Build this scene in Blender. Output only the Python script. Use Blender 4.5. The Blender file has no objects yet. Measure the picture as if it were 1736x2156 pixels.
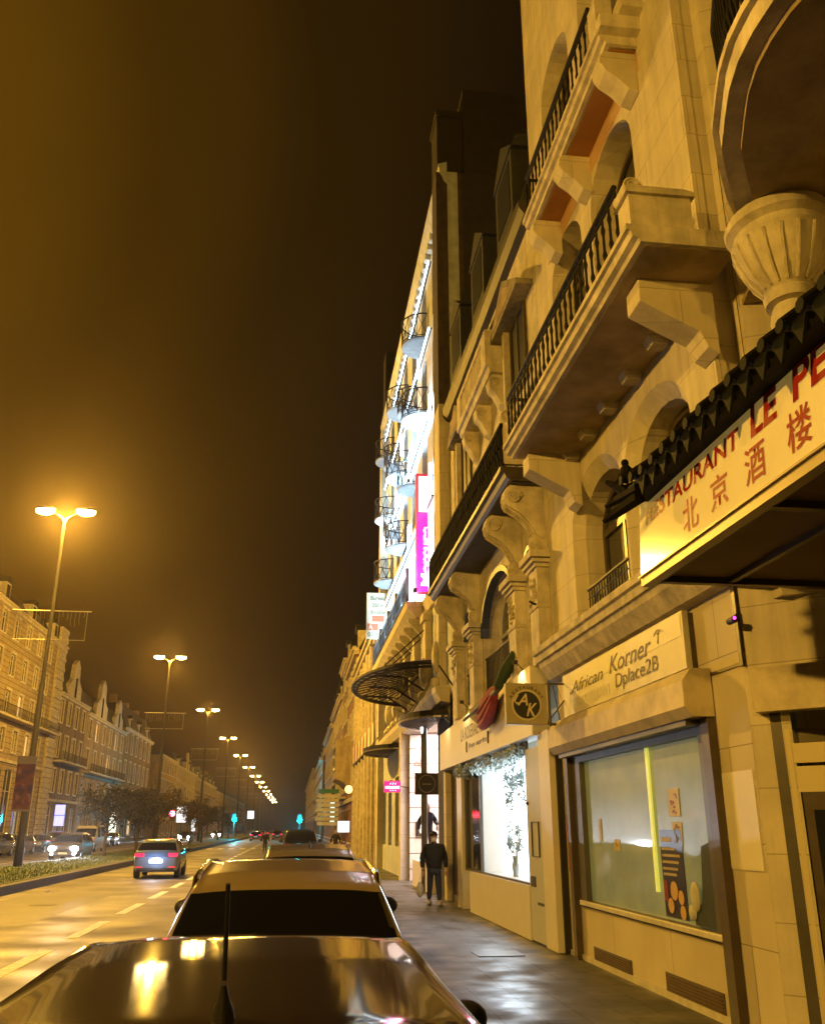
import bpy, bmesh, math, random
from mathutils import Vector, Matrix
from mathutils.geometry import tessellate_polygon
R = math.radians
random.seed(7)
S = bpy.context.scene
COL = S.collection

# ---------------------------------------------------------------- camera
cam_d = bpy.data.cameras.new('camera'); cam = bpy.data.objects.new('camera', cam_d); COL.objects.link(cam)
CR = ((0.992112183, -0.0413515559, -0.118336241), (-0.125352038, -0.331287528, -0.935165996), (-0.00053275196, 0.942623266, -0.333857895))
cam.matrix_world = Matrix(((CR[0][0], CR[0][1], CR[0][2], 0), (CR[1][0], CR[1][1], CR[1][2], 0), (CR[2][0], CR[2][1], CR[2][2], 1.9), (0, 0, 0, 1)))
cam_d.sensor_fit = 'HORIZONTAL'; cam_d.sensor_width = 36; cam_d.lens = 1880 / 1736 * 36
cam_d.clip_end = 3000; cam_d.clip_start = 0.05
S.camera = cam
# ---------------------------------------------------------------- night sky
W = bpy.data.worlds.new('World'); S.world = W; W.use_nodes = True
nt = W.node_tree; nt.nodes.clear()
def N(t, **k):
    n = nt.nodes.new(t)
    for a, b in k.items(): setattr(n, a, b)
    return n
wo = N('ShaderNodeOutputWorld'); bg = N('ShaderNodeBackground'); tc = N('ShaderNodeTexCoord')
dp = N('ShaderNodeVectorMath', operation='DOT_PRODUCT'); dp.inputs[1].default_value = Vector((-0.55, 0.58, 0.60)).normalized()
nt.links.new(tc.outputs['Generated'], dp.inputs[0])
nz = N('ShaderNodeTexNoise'); nz.inputs['Scale'].default_value = 2.2; nz.inputs['Detail'].default_value = 4
nt.links.new(tc.outputs['Generated'], nz.inputs['Vector'])
ad = N('ShaderNodeMath', operation='MULTIPLY_ADD'); ad.inputs[1].default_value = 0.06; nt.links.new(nz.outputs['Fac'], ad.inputs[0]); nt.links.new(dp.outputs['Value'], ad.inputs[2])
cr = N('ShaderNodeValToRGB'); nt.links.new(ad.outputs[0], cr.inputs[0])
e = cr.color_ramp.elements
cr.color_ramp.interpolation = 'EASE'
e[0].position = 0.40; e[0].color = (0.0045, 0.0028, 0.0026, 1)
e[1].position = 1.04; e[1].color = (0.105, 0.046, 0.0024, 1)
for p_, c_ in ((0.70, (0.0085, 0.0042, 0.0014, 1)), (0.86, (0.0230, 0.0105, 0.0012, 1)), (0.94, (0.048, 0.0205, 0.0014, 1))):
    q = e.new(p_); q.color = c_
nt.links.new(cr.outputs[0], bg.inputs[0]); bg.inputs[1].default_value = 1.0
nt.links.new(bg.outputs[0], wo.inputs[0])
# ---------------------------------------------------------------- exposure
S.view_settings.view_transform = 'Standard'; S.view_settings.look = 'None'
S.view_settings.exposure = 0; S.view_settings.gamma = 1; S.view_settings.use_curve_mapping = False
S.render.engine = 'CYCLES'; S.cycles.use_denoising = True
S.cycles.max_bounces = 5; S.cycles.diffuse_bounces = 3; S.cycles.glossy_bounces = 3; S.cycles.transmission_bounces = 4; S.cycles.volume_bounces = 0
S.cycles.sample_clamp_indirect = 3; S.cycles.sample_clamp_direct = 0; S.cycles.caustics_reflective = False; S.cycles.caustics_refractive = False
SODIUM = (1.0, 0.53, 0.062)
HAZE_D = 0.00036

# ---------------------------------------------------------------- materials
MATS = {}
def mat(name, col, rough=0.8, metal=0.0, vary=0.0, scale=3.0, bump=0.0, bscale=20.0, coat=0.0, stain=None, streak=0.0, blocks=None, emit=None, estr=0.0, spec=0.5, alpha=1.0):
    if name in MATS: return MATS[name]
    m = bpy.data.materials.new(name); m.use_nodes = True; t = m.node_tree; b = t.nodes['Principled BSDF']
    b.inputs['Roughness'].default_value = rough; b.inputs['Metallic'].default_value = metal
    b.inputs['Coat Weight'].default_value = coat; b.inputs['Coat Roughness'].default_value = 0.05
    b.inputs['Specular IOR Level'].default_value = spec; b.inputs['Alpha'].default_value = alpha
    c4 = (*col, 1); b.inputs['Base Color'].default_value = c4
    tcn = t.nodes.new('ShaderNodeTexCoord'); geo = t.nodes.new('ShaderNodeNewGeometry')
    if vary > 0:
        n = t.nodes.new('ShaderNodeTexNoise'); n.inputs['Scale'].default_value = scale; n.inputs['Detail'].default_value = 6; n.inputs['Roughness'].default_value = 0.65
        t.links.new(geo.outputs['Position'], n.inputs['Vector'])
        r = t.nodes.new('ShaderNodeValToRGB'); t.links.new(n.outputs['Fac'], r.inputs[0])
        dk = tuple(max(0, x * (1 - vary)) for x in (stain or col)); lt = tuple(min(1, x * (1 + vary * 0.35)) for x in col)
        r.color_ramp.elements[0].position = 0.30; r.color_ramp.elements[0].color = (*dk, 1)
        r.color_ramp.elements[1].position = 0.62; r.color_ramp.elements[1].color = (*lt, 1)
        t.links.new(r.outputs[0], b.inputs['Base Color'])
    if streak > 0:
        mp = t.nodes.new('ShaderNodeMapping'); mp.inputs['Scale'].default_value = (3.2, 3.2, 0.30); t.links.new(geo.outputs['Position'], mp.inputs['Vector'])
        n = t.nodes.new('ShaderNodeTexNoise'); n.inputs['Scale'].default_value = 1.0; n.inputs['Detail'].default_value = 7; n.inputs['Roughness'].default_value = 0.7; t.links.new(mp.outputs[0], n.inputs['Vector'])
        r2 = t.nodes.new('ShaderNodeMapRange'); r2.inputs[1].default_value = 0.36; r2.inputs[2].default_value = 0.58; r2.inputs[3].default_value = 1 - streak; r2.inputs[4].default_value = 1.0; t.links.new(n.outputs['Fac'], r2.inputs[0])
        sc = t.nodes.new('ShaderNodeVectorMath'); sc.operation = 'SCALE'
        src = b.inputs['Base Color'].links[0].from_socket if b.inputs['Base Color'].links else None
        if src: t.links.new(src, sc.inputs[0])
        else: sc.inputs[0].default_value = col
        t.links.new(r2.outputs[0], sc.inputs['Scale']); t.links.new(sc.outputs[0], b.inputs['Base Color'])
    if blocks:
        sp = t.nodes.new('ShaderNodeSeparateXYZ'); t.links.new(geo.outputs['Position'], sp.inputs[0]); a_ = t.nodes.new('ShaderNodeMath'); t.links.new(sp.outputs[0], a_.inputs[0]); t.links.new(sp.outputs[1], a_.inputs[1])
        cb = t.nodes.new('ShaderNodeCombineXYZ'); t.links.new(a_.outputs[0], cb.inputs[0]); t.links.new(sp.outputs[2], cb.inputs[1])
        br = t.nodes.new('ShaderNodeTexBrick'); t.links.new(cb.outputs[0], br.inputs['Vector']); br.inputs['Scale'].default_value = 1; br.inputs['Brick Width'].default_value = blocks[0]; br.inputs['Row Height'].default_value = blocks[1]; br.inputs['Mortar Size'].default_value = 0.006
        br.inputs['Color1'].default_value = (.93, .93, .93, 1); br.inputs['Color2'].default_value = (1.02, 1.01, .99, 1); br.inputs['Mortar'].default_value = (.62, .60, .56, 1)
        mu = t.nodes.new('ShaderNodeVectorMath'); mu.operation = 'MULTIPLY'; src = b.inputs['Base Color'].links[0].from_socket; t.links.new(src, mu.inputs[0]); t.links.new(br.outputs['Color'], mu.inputs[1]); t.links.new(mu.outputs[0], b.inputs['Base Color'])
    if bump > 0:
        n = t.nodes.new('ShaderNodeTexNoise'); n.inputs['Scale'].default_value = bscale; n.inputs['Detail'].default_value = 8
        t.links.new(geo.outputs['Position'], n.inputs['Vector'])
        bp = t.nodes.new('ShaderNodeBump'); bp.inputs['Strength'].default_value = bump; bp.inputs['Distance'].default_value = 0.02
        t.links.new(n.outputs['Fac'], bp.inputs['Height']); t.links.new(bp.outputs[0], b.inputs['Normal'])
    if emit:
        b.inputs['Emission Color'].default_value = (*emit, 1); b.inputs['Emission Strength'].default_value = estr
    MATS[name] = m; return m
def brickmat(name, c1, c2, mortar, sx, sz, axis='YZ', bump=0.6, mort=0.012, rough=0.85, var=0.25):
    if name in MATS: return MATS[name]
    m = bpy.data.materials.new(name); m.use_nodes = True; t = m.node_tree; b = t.nodes['Principled BSDF']; b.inputs['Roughness'].default_value = rough
    geo = t.nodes.new('ShaderNodeNewGeometry'); sp = t.nodes.new('ShaderNodeSeparateXYZ'); cb = t.nodes.new('ShaderNodeCombineXYZ')
    t.links.new(geo.outputs['Position'], sp.inputs[0])
    t.links.new(sp.outputs[axis[0]], cb.inputs[0]); t.links.new(sp.outputs[axis[1]], cb.inputs[1])
    br = t.nodes.new('ShaderNodeTexBrick'); t.links.new(cb.outputs[0], br.inputs['Vector'])
    br.inputs['Color1'].default_value = (*c1, 1); br.inputs['Color2'].default_value = (*c2, 1); br.inputs['Mortar'].default_value = (*mortar, 1)
    br.inputs['Scale'].default_value = 1; br.inputs['Brick Width'].default_value = sx; br.inputs['Row Height'].default_value = sz; br.inputs['Mortar Size'].default_value = mort
    n = t.nodes.new('ShaderNodeTexNoise'); n.inputs['Scale'].default_value = 1.3; n.inputs['Detail'].default_value = 7; t.links.new(geo.outputs['Position'], n.inputs['Vector'])
    mr = t.nodes.new('ShaderNodeMapRange'); mr.inputs[1].default_value = 0.3; mr.inputs[2].default_value = 0.7; mr.inputs[3].default_value = 1 - var; mr.inputs[4].default_value = 1.05; t.links.new(n.outputs['Fac'], mr.inputs[0])
    mx = t.nodes.new('ShaderNodeVectorMath'); mx.operation = 'SCALE'; t.links.new(br.outputs['Color'], mx.inputs[0]); t.links.new(mr.outputs[0], mx.inputs['Scale'])
    t.links.new(mx.outputs[0], b.inputs['Base Color'])
    bp = t.nodes.new('ShaderNodeBump'); bp.inputs['Strength'].default_value = bump; bp.inputs['Distance'].default_value = 0.01; bp.invert = True
    t.links.new(br.outputs['Fac'], bp.inputs['Height']); t.links.new(bp.outputs[0], b.inputs['Normal'])
    MATS[name] = m; return m
STONE = mat('painted stone', (0.68, 0.62, 0.49), 0.75, vary=0.16, scale=1.6, bump=0.14, bscale=26, streak=0.20, blocks=(1.1, 0.56))
STONE2 = mat('weathered stone', (0.62, 0.56, 0.43), 0.85, vary=0.38, scale=4.0, bump=0.35, bscale=18, streak=0.28)
STONE3 = mat('pale carved stone', (0.68, 0.62, 0.50), 0.8, vary=0.32, scale=3.0, bump=0.35, bscale=16, streak=0.28)
ORANGE = mat('ochre shade tone', (0.55, 0.36, 0.22), 0.8, vary=0.15, scale=2)
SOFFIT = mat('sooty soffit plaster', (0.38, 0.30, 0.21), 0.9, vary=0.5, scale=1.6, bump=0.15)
WHITEP = mat('white paint', (0.74, 0.72, 0.68), 0.6, vary=0.08, scale=2)
CLAD = brickmat('stone cladding joints', (0.58, 0.52, 0.40), (0.60, 0.54, 0.42), (0.30, 0.26, 0.20), 1.9, 0.88, mort=0.006, var=0.14, bump=0.25)
MARBLE = mat('marble plinth', (0.60, 0.56, 0.47), 0.35, vary=0.2, scale=5)
IRON = mat('black iron', (0.009, 0.008, 0.008), 0.55, spec=0.25, vary=0.3, scale=8)
DKWOOD = mat('dark brown joinery', (0.075, 0.055, 0.038), 0.4, vary=0.3, scale=6)
GREYFR = mat('grey metal frame', (0.11, 0.10, 0.085), 0.4, metal=0.3, vary=0.2, scale=5)
GLASS = mat('dark window glass', (0.018, 0.020, 0.024), 0.07, spec=0.9, vary=0.1)
GLASSB = mat('bluish attic glass', (0.015, 0.022, 0.05), 0.35, spec=0.4)
SLATE = mat('slate roof', (0.020, 0.021, 0.028), 0.7, vary=0.4, scale=3, bump=0.5, bscale=12)
ZINC = mat('zinc flashing', (0.20, 0.21, 0.23), 0.4, metal=0.4, vary=0.25, scale=4)
BRICKR = brickmat('red brick', (0.24, 0.085, 0.05), (0.30, 0.11, 0.06), (0.35, 0.30, 0.24), 0.22, 0.075, mort=0.01)
BRICKO = brickmat('brown brick', (0.26, 0.15, 0.08), (0.31, 0.18, 0.10), (0.35, 0.28, 0.2), 0.22, 0.075, mort=0.01)
RUST = brickmat('banded stone', (0.42, 0.34, 0.20), (0.39, 0.31, 0.18), (0.12, 0.08, 0.04), 30.0, 0.50, mort=0.030, bump=0.8)
BLACKP = mat('black paint', (0.015, 0.015, 0.017), 0.5)
TYRE = mat('tyre rubber', (0.02, 0.02, 0.02), 0.85, vary=0.2)
RIM = mat('alloy', (0.35, 0.35, 0.36), 0.3, metal=0.9)
CARGLASS = mat('tinted car glass', (0.006, 0.006, 0.007), 0.04, spec=0.6)
PLASTIC = mat('black car plastic', (0.02, 0.02, 0.022), 0.45)
CHROME = mat('polished chrome', (0.75, 0.75, 0.77), 0.10, metal=1.0)
REDL = mat('red tail lamp', (0.5, 0.01, 0.02), 0.2, emit=(1, 0.015, 0.05), estr=3.5)
REDOFF = mat('unlit tail lamp', (0.30, 0.01, 0.01), 0.15)
HEADL = mat('headlamp light', (0.9, 0.9, 1), 0.2, emit=(0.75, 0.84, 1.0), estr=300)
LENS = mat('unlit lamp lens', (0.5, 0.5, 0.5), 0.1, spec=0.9)
PLATE = mat('number plate', (0.75, 0.75, 0.72), 0.4)
LAMPM = mat('sodium lamp glass', (1, 0.8, 0.4), 0.4, emit=(1.0, 0.66, 0.22), estr=130)
WHITEL = mat('white lamp tube', (1, 1, 1), 0.4, emit=(0.80, 0.92, 1.0), estr=22)
BRONZE = mat('street lamp paint', (0.022, 0.02, 0.016), 0.5, spec=.3, vary=0.2)

# ---------------------------------------------------------------- mesh helpers
class MB:
    def __init__(s): s.v = []; s.f = []; s.m = []; s.cur = 0
    def add(s, vs, fs):
        o = len(s.v); s.v += [tuple(p) for p in vs]; s.f += [tuple(i + o for i in f) for f in fs]; s.m += [s.cur] * len(fs); return s
    def box(s, x0, x1, y0, y1, z0, z1):
        return s.add([(x0, y0, z0), (x1, y0, z0), (x1, y1, z0), (x0, y1, z0), (x0, y0, z1), (x1, y0, z1), (x1, y1, z1), (x0, y1, z1)],
                     [(0, 3, 2, 1), (4, 5, 6, 7), (0, 1, 5, 4), (1, 2, 6, 5), (2, 3, 7, 6), (3, 0, 4, 7)])
    def obox(s, c, ax, ay, az):
        c = Vector(c); ax, ay, az = Vector(ax), Vector(ay), Vector(az)
        P = [c + i * ax + j * ay + k * az for k in (-1, 1) for i, j in ((-1, -1), (1, -1), (1, 1), (-1, 1))]
        return s.add(P, [(0, 3, 2, 1), (4, 5, 6, 7), (0, 1, 5, 4), (1, 2, 6, 5), (2, 3, 7, 6), (3, 0, 4, 7)])
    def prism(s, poly, axis, a0, a1):
        n = len(poly)
        def P(u, v, a): return (a, u, v) if axis == 'x' else ((u, a, v) if axis == 'y' else (u, v, a))
        vs = [P(u, v, a0) for u, v in poly] + [P(u, v, a1) for u, v in poly]
        fs = [(i, (i + 1) % n, n + (i + 1) % n, n + i) for i in range(n)]
        for t in tessellate_polygon([[Vector((u, v, 0)) for u, v in poly]]):
            fs.append(tuple(t)); fs.append(tuple(n + i for i in reversed(t)))
        return s.add(vs, fs)
    def tube(s, pts, r, n=6, cap=True):
        pts = [Vector(p) for p in pts]; rs = r if isinstance(r, (list, tuple)) else [r] * len(pts)
        vs = []; fs = []
        for i, p in enumerate(pts):
            d = (pts[min(i + 1, len(pts) - 1)] - pts[max(i - 1, 0)]);
            if d.length < 1e-9: d = Vector((0, 0, 1))
            d.normalize(); u = d.cross(Vector((0, 0, 1)) if abs(d.z) < 0.95 else Vector((0, 1, 0))).normalized(); w = d.cross(u)
            for k in range(n):
                a = 2 * math.pi * (k + .5) / n; vs.append(p + (u * math.cos(a) + w * math.sin(a)) * rs[i])
        for i in range(len(pts) - 1):
            for k in range(n): fs.append((i * n + k, i * n + (k + 1) % n, (i + 1) * n + (k + 1) % n, (i + 1) * n + k))
        if cap: fs.append(tuple(reversed(range(n)))); fs.append(tuple(range((len(pts) - 1) * n, len(pts) * n)))
        return s.add(vs, fs)
    def lathe(s, prof, c, n=16, axis='z', a0=0.0, a1=2 * math.pi, cap=True):
        c = Vector(c); vs = []; fs = []; full = abs(a1 - a0 - 2 * math.pi) < 1e-6; m = n if full else n + 1
        for r, h in prof:
            for k in range(m):
                a = a0 + (a1 - a0) * k / n; u, w = r * math.cos(a), r * math.sin(a)
                d = (u, w, h) if axis == 'z' else ((u, h, w) if axis == 'y' else (h, u, w))
                vs.append(c + Vector(d))
        for i in range(len(prof) - 1):
            for k in range(n if full else n): fs.append((i * m + k, i * m + (k + 1) % m, (i + 1) * m + (k + 1) % m, (i + 1) * m + k))
        if full and cap:
            fs.append(tuple(reversed(range(m)))); fs.append(tuple(range((len(prof) - 1) * m, len(prof) * m)))
        return s.add(vs, fs)
    def sphere(s, c, r, n=10, m=6, sc=(1, 1, 1)):
        vs = []; fs = []
        for i in range(m + 1):
            t = math.pi * i / m
            for k in range(n):
                a = 2 * math.pi * k / n
                vs.append((c[0] + r * sc[0] * math.sin(t) * math.cos(a), c[1] + r * sc[1] * math.sin(t) * math.sin(a), c[2] + r * sc[2] * math.cos(t)))
        for i in range(m):
            for k in range(n): fs.append((i * n + k, (i + 1) * n + k, (i + 1) * n + (k + 1) % n, i * n + (k + 1) % n))
        return s.add(vs, fs)
    def plate(s, outer, holes, x, depth, hd=None):
        """wall sheet in the plane X = x, (y, z) polygons, thickness towards x + depth, with openings"""
        loops = [outer] + holes
        allp = [p for L in loops for p in L]
        tri = tessellate_polygon([[Vector((p[0], p[1], 0)) for p in L] for L in loops])
        s.add([(x, p[0], p[1]) for p in allp], [tuple(t) for t in tri])
        s.add([(x + depth, p[0], p[1]) for p in allp], [tuple(reversed(t)) for t in tri])
        for L in loops:
            n = len(L)
            s.add([(x, p[0], p[1]) for p in L] + [(x + depth, p[0], p[1]) for p in L], [(i, (i + 1) % n, n + (i + 1) % n, n + i) for i in range(n)])
        return s
    def split_build(s, name, m, parent, **k):
        idx = {}; par = list(range(len(s.v)))
        def find(a):
            while par[a] != a: par[a] = par[par[a]]; a = par[a]
            return a
        for f in s.f:
            for i in f[1:]: par[find(i)] = find(f[0])
        G = {}
        for f in s.f: G.setdefault(find(f[0]), []).append(f)
        out = []
        for fs in G.values():
            b = MB(); mp = {}
            for f in fs:
                for i in f:
                    if i not in mp: mp[i] = len(b.v); b.v.append(s.v[i])
            b.f = [tuple(mp[i] for i in f) for f in fs]; b.m = [0] * len(b.f); out.append(b.build(name, m, parent, **k))
        return out
    def build(s, name, m=None, parent=None, smooth=False, bevel=0.0, mats=None, sub=0):
        me = bpy.data.meshes.new(name)
        off = Vector(parent.get('_loc', (0, 0, 0))) if parent is not None else Vector((0, 0, 0))
        me.from_pydata([tuple(Vector(p) - off) for p in s.v], [], s.f); me.update()
        bm = bmesh.new(); bm.from_mesh(me)
        if smooth: bmesh.ops.remove_doubles(bm, verts=bm.verts, dist=1e-5)
        bmesh.ops.recalc_face_normals(bm, faces=bm.faces); bm.to_mesh(me); bm.free()
        for mm in (mats or [m]): me.materials.append(mm)
        if mats and len(s.m) == len(me.polygons):
            for p, i in zip(me.polygons, s.m): p.material_index = i
        if smooth:
            for p in me.polygons: p.use_smooth = True
            if hasattr(me, 'set_sharp_from_angle'): me.set_sharp_from_angle(angle=R(40))
        o = bpy.data.objects.new(name, me); COL.objects.link(o)
        if parent is not None: o.parent = parent
        if bevel:
            b = o.modifiers.new('Bevel', 'BEVEL'); b.width = bevel; b.segments = 2; b.limit_method = 'ANGLE'; b.angle_limit = R(50)
        return o
def tag(o, label=None, cat=None, group=None, kind=None):
    if label: o['label'] = label
    if cat: o['category'] = cat
    if group: o['group'] = group
    if kind: o['kind'] = kind
    return o
def thing(name, label, cat, loc=(0, 0, 0), group=None):
    o = bpy.data.objects.new(name, None); COL.objects.link(o); o.location = loc; o['_loc'] = tuple(loc); o.empty_display_size = 0.2
    return tag(o, label, cat, group)
def sub(parent_mesh):   # let a mesh part act as parent with the same offset
    p = parent_mesh.parent
    parent_mesh['_loc'] = tuple(p['_loc']) if p is not None and '_loc' in p else (0, 0, 0)
    return parent_mesh
def box(name, m, parent, *a, bevel=0.0): return MB().box(*a).build(name, m, parent, bevel=bevel)
def copy_tree(o, parent=None, label=None):
    c = o.copy(); COL.objects.link(c)
    if parent is not None: c.parent = parent
    if label: c['label'] = label
    for ch in list(o.children): copy_tree(ch, c)
    return c
def text_mesh(name, body, m, parent, origin, w, h, face='-x', ext=0.004, shear=0.0, bold=0.0, yaw=None, spacing=1.0, roll=0.0, space=None):
    """writing fitted into w x h metres, lower left corner at origin; face: the way it looks"""
    cu = bpy.data.curves.new(name, 'FONT'); cu.body = body; cu.size = 1; cu.extrude = 0; cu.shear = shear; cu.offset = bold; cu.space_character = spacing
    if '\n' in body and space: cu.space_line = space
    ob = bpy.data.objects.new(name, cu); me = bpy.data.meshes.new_from_object(ob)
    bpy.data.objects.remove(ob); me.name = name
    if not me.vertices: return None
    xs = [v.co.x for v in me.vertices]; ys = [v.co.y for v in me.vertices]
    sx = w / max(1e-6, max(xs) - min(xs)); sy = h / max(1e-6, max(ys) - min(ys)); x0, y0 = min(xs), min(ys)
    ax = {'-x': (Vector((0, -1, 0)), Vector((0, 0, 1))), '-y': (Vector((1, 0, 0)), Vector((0, 0, 1))), '+x': (Vector((0, 1, 0)), Vector((0, 0, 1))), 'up': (Vector((0, 0, 1)), Vector((-1, 0, 0)))}[face]
    U, V = ax; O = Vector(origin); off = Vector(parent.get('_loc', (0, 0, 0))) if parent is not None else Vector((0, 0, 0))
    for v in me.vertices:
        a, b = (v.co.x - x0) * sx, (v.co.y - y0) * sy
        a2, b2 = a * math.cos(roll) - b * math.sin(roll), a * math.sin(roll) + b * math.cos(roll)
        v.co = O + U * a2 + V * b2 - off
    me.materials.clear(); me.materials.append(m)
    o = bpy.data.objects.new(name, me); COL.objects.link(o)
    if parent is not None: o.parent = parent
    return o
def arch(ya, yb, z0, zs, zt, n=12):
    L = [(ya, z0), (yb, z0)]
    c = (ya + yb) / 2; r = (yb - ya) / 2
    for i in range(n + 1):
        t = math.pi * i / n; L.append((c + r * math.cos(t), zs + (zt - zs) * math.sin(t)))
    return L
def rect(ya, yb, za, zb): return [(ya, za), (yb, za), (yb, zb), (ya, zb)]
def light(name, typ, loc, energy, color, parent=None, size=0.3, rot=None, spot=None, blend=0.5, sx=None, sy=None, aim=None):
    d = bpy.data.lights.new(name, typ); d.energy = energy; d.color = color
    if typ == 'AREA':
        d.shape = 'RECTANGLE'; d.size = sx; d.size_y = sy
    else: d.shadow_soft_size = size
    if typ == 'SPOT': d.spot_size = R(spot); d.spot_blend = blend
    o = bpy.data.objects.new(name, d); COL.objects.link(o); o.location = Vector(loc) - (Vector(parent.get('_loc', (0, 0, 0))) if parent is not None else Vector())
    if aim is not None: o.rotation_euler = (Vector(aim) - Vector(loc)).to_track_quat('-Z', 'Y').to_euler()
    elif rot: o.rotation_euler = rot
    if parent is not None: o.parent = parent
    return o

# ================================================================ ground, road, pavements
ASPH = mat('asphalt', (0.115, 0.10, 0.085), 0.60, vary=0.42, scale=0.45, bump=0.25, bscale=90, spec=0.6)
m_ = ASPH.node_tree
GROUND = mat('dark earth', (0.05, 0.045, 0.04), 0.9, vary=0.3)
def wetness(m, lo, hi, sc):
    t = m.node_tree; b = t.nodes['Principled BSDF']; g_ = t.nodes.new('ShaderNodeNewGeometry'); n = t.nodes.new('ShaderNodeTexNoise'); n.inputs['Scale'].default_value = sc; n.inputs['Detail'].default_value = 5; t.links.new(g_.outputs['Position'], n.inputs['Vector'])
    r = t.nodes.new('ShaderNodeMapRange'); r.inputs[1].default_value = .35; r.inputs[2].default_value = .65; r.inputs[3].default_value = lo; r.inputs[4].default_value = hi; t.links.new(n.outputs['Fac'], r.inputs[0]); t.links.new(r.outputs[0], b.inputs['Roughness']); return m
wetness(ASPH, .45, .75, .5)
PAVE = brickmat('wet paving slabs', (0.085, 0.083, 0.085), (0.115, 0.11, 0.11), (0.03, 0.028, 0.028), 0.62, 0.42, axis='YX', mort=0.010, rough=0.34, bump=0.5, var=0.45)
KERB = mat('granite kerb', (0.085, 0.075, 0.065), 0.7, vary=0.3, scale=4)
wetness(PAVE, .30, .70, 1.4)
GRASS = mat('grass', (0.10, 0.13, 0.03), 0.9, vary=0.5, scale=3, bump=0.6, bscale=40)
PAINT = mat('road paint', (0.78, 0.76, 0.70), 0.6, vary=0.45, scale=5)
g = box('ground', GROUND, None, -90, 90, -45, 900, -0.5, -0.02); tag(g, kind='structure')
g = MB().add([(-19.6, -30, 0), (1.25, -30, 0), (1.25, 880, 0), (-19.6, 880, 0)], [(0, 1, 2, 3)]).build('road', ASPH); tag(g, kind='structure')
g = MB().add([(-22.4, -30, 0.001), (-19.6, -30, 0.001), (-19.6, 880, 0.001), (-22.4, 880, 0.001)], [(0, 1, 2, 3)]).build('parking_lane', ASPH); tag(g, kind='structure')
b = MB(); b.box(1.40, 9.0, -30, 880, -0.3, 0.13)
g = b.build('pavement', PAVE); tag(g, kind='structure')
b = MB(); y = -6
while y < 160: b.box(1.25, 1.397, y, y + 0.985, -0.3, 0.137); y += 1.0
b.box(1.25, 1.397, y, 880, -0.3, 0.137)
g = b.build('kerb', KERB, bevel=0.012); tag(g, kind='structure')
g = box('pavement', PAVE, None, -27, -22.4, -30, 880, -0.3, 0.13); tag(g, kind='structure')
# central reservation: granite edge and a grass top that narrows past the first lamp
def strip(y0, y1, step, inset, z0, z1, name, m, kind, lbl=None):
    b = MB(); ys = []
    y = y0
    while y < y1: ys.append(y); y += step if y < 120 else 60
    ys.append(y1)
    def xl(y): return -13.35 if y < 47 else (-13.35 + (y - 47) / 12 * 0.55 if y < 59 else -12.8)
    pts = [(y, xl(y) + inset, -8.5 - inset) for y in ys]
    vs = []; fs = []
    for y, a, c in pts:
        for x in (a, c): vs += [(x, y, z0), (x, y, z1)]
    for i in range(len(pts) - 1):
        o = i * 4; q = o + 4
        fs += [(o + 1, o + 3, q + 3, q + 1), (o, o + 1, q + 1, q), (o + 2, q + 2, q + 3, o + 3)]
    fs += [(0, 2, 3, 1), (len(vs) - 4, len(vs) - 3, len(vs) - 1, len(vs) - 2)]
    return tag(b.add(vs, fs).build(name, m), lbl, None, None, kind)
strip(-30, 900, 4, 0.0, -0.3, 0.26, 'median_kerb', KERB, 'structure')
strip(-29.8, 899, 4, 0.32, 0.1, 0.275, 'median_ground', GRASS, 'structure')
b = MB(); rg = random.Random(3)
for i in range(9000):
    y = 28 + 70 * rg.random() ** 1.6; x = rg.uniform(-12.6, -8.95); h = rg.uniform(0.04, 0.10); a = rg.uniform(0, 3.14); w = 0.02
    b.add([(x - w * math.cos(a), y - w * math.sin(a), 0.27), (x + w * math.cos(a), y + w * math.sin(a), 0.27), (x + rg.uniform(-.03, .03), y + rg.uniform(-.03, .03), 0.27 + h)], [(0, 1, 2)])
tag(b.build('grass', GRASS), 'short green grass growing on the central strip', 'grass', kind='stuff')
b = MB()
for k in range(60):
    y = 4.0 + 4.9 * k
    b.add([(-4.05, y, 0.004), (-3.83, y, 0.004), (-3.83, y + 3.1, 0.004), (-4.05, y + 3.1, 0.004)], [(0, 1, 2, 3)])
b.add([(-1.35, 40, 0.004), (-1.22, 40, 0.004), (-1.22, 200, 0.004), (-1.35, 200, 0.004)], [(0, 1, 2, 3)])
b.add([(-16.3, -20, 0.004), (-16.18, -20, 0.004), (-16.18, 300, 0.004), (-16.3, 300, 0.004)], [(0, 1, 2, 3)])
tag(b.build('road_marking', PAINT), kind='structure')
# stop line and zebra further up
b = MB()
for k in range(7): b.add([(-8.2 + k * 1.05, 93, 0.004), (-7.7 + k * 1.05, 93, 0.004), (-7.7 + k * 1.05, 96, 0.004), (-8.2 + k * 1.05, 96, 0.004)], [(0, 1, 2, 3)])
tag(b.build('zebra_crossing', PAINT), kind='structure')
# pavement cellar hatch
t = box('pavement_hatch', GREYFR, None, 2.75, 3.45, 14.15, 14.75, 0.131, 0.142); tag(t, 'grey steel cellar hatch set in the wet pavement', 'hatch')
t = MB().lathe([(0.0, 0.0), (0.10, 0.0), (0.085, 0.03), (0.0, 0.035)], (-7.6, 31.8, 0.002), 10).build('road_stud', PAINT); tag(t, 'small white reflective stud on the road by the median kerb', 'road stud')

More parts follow.
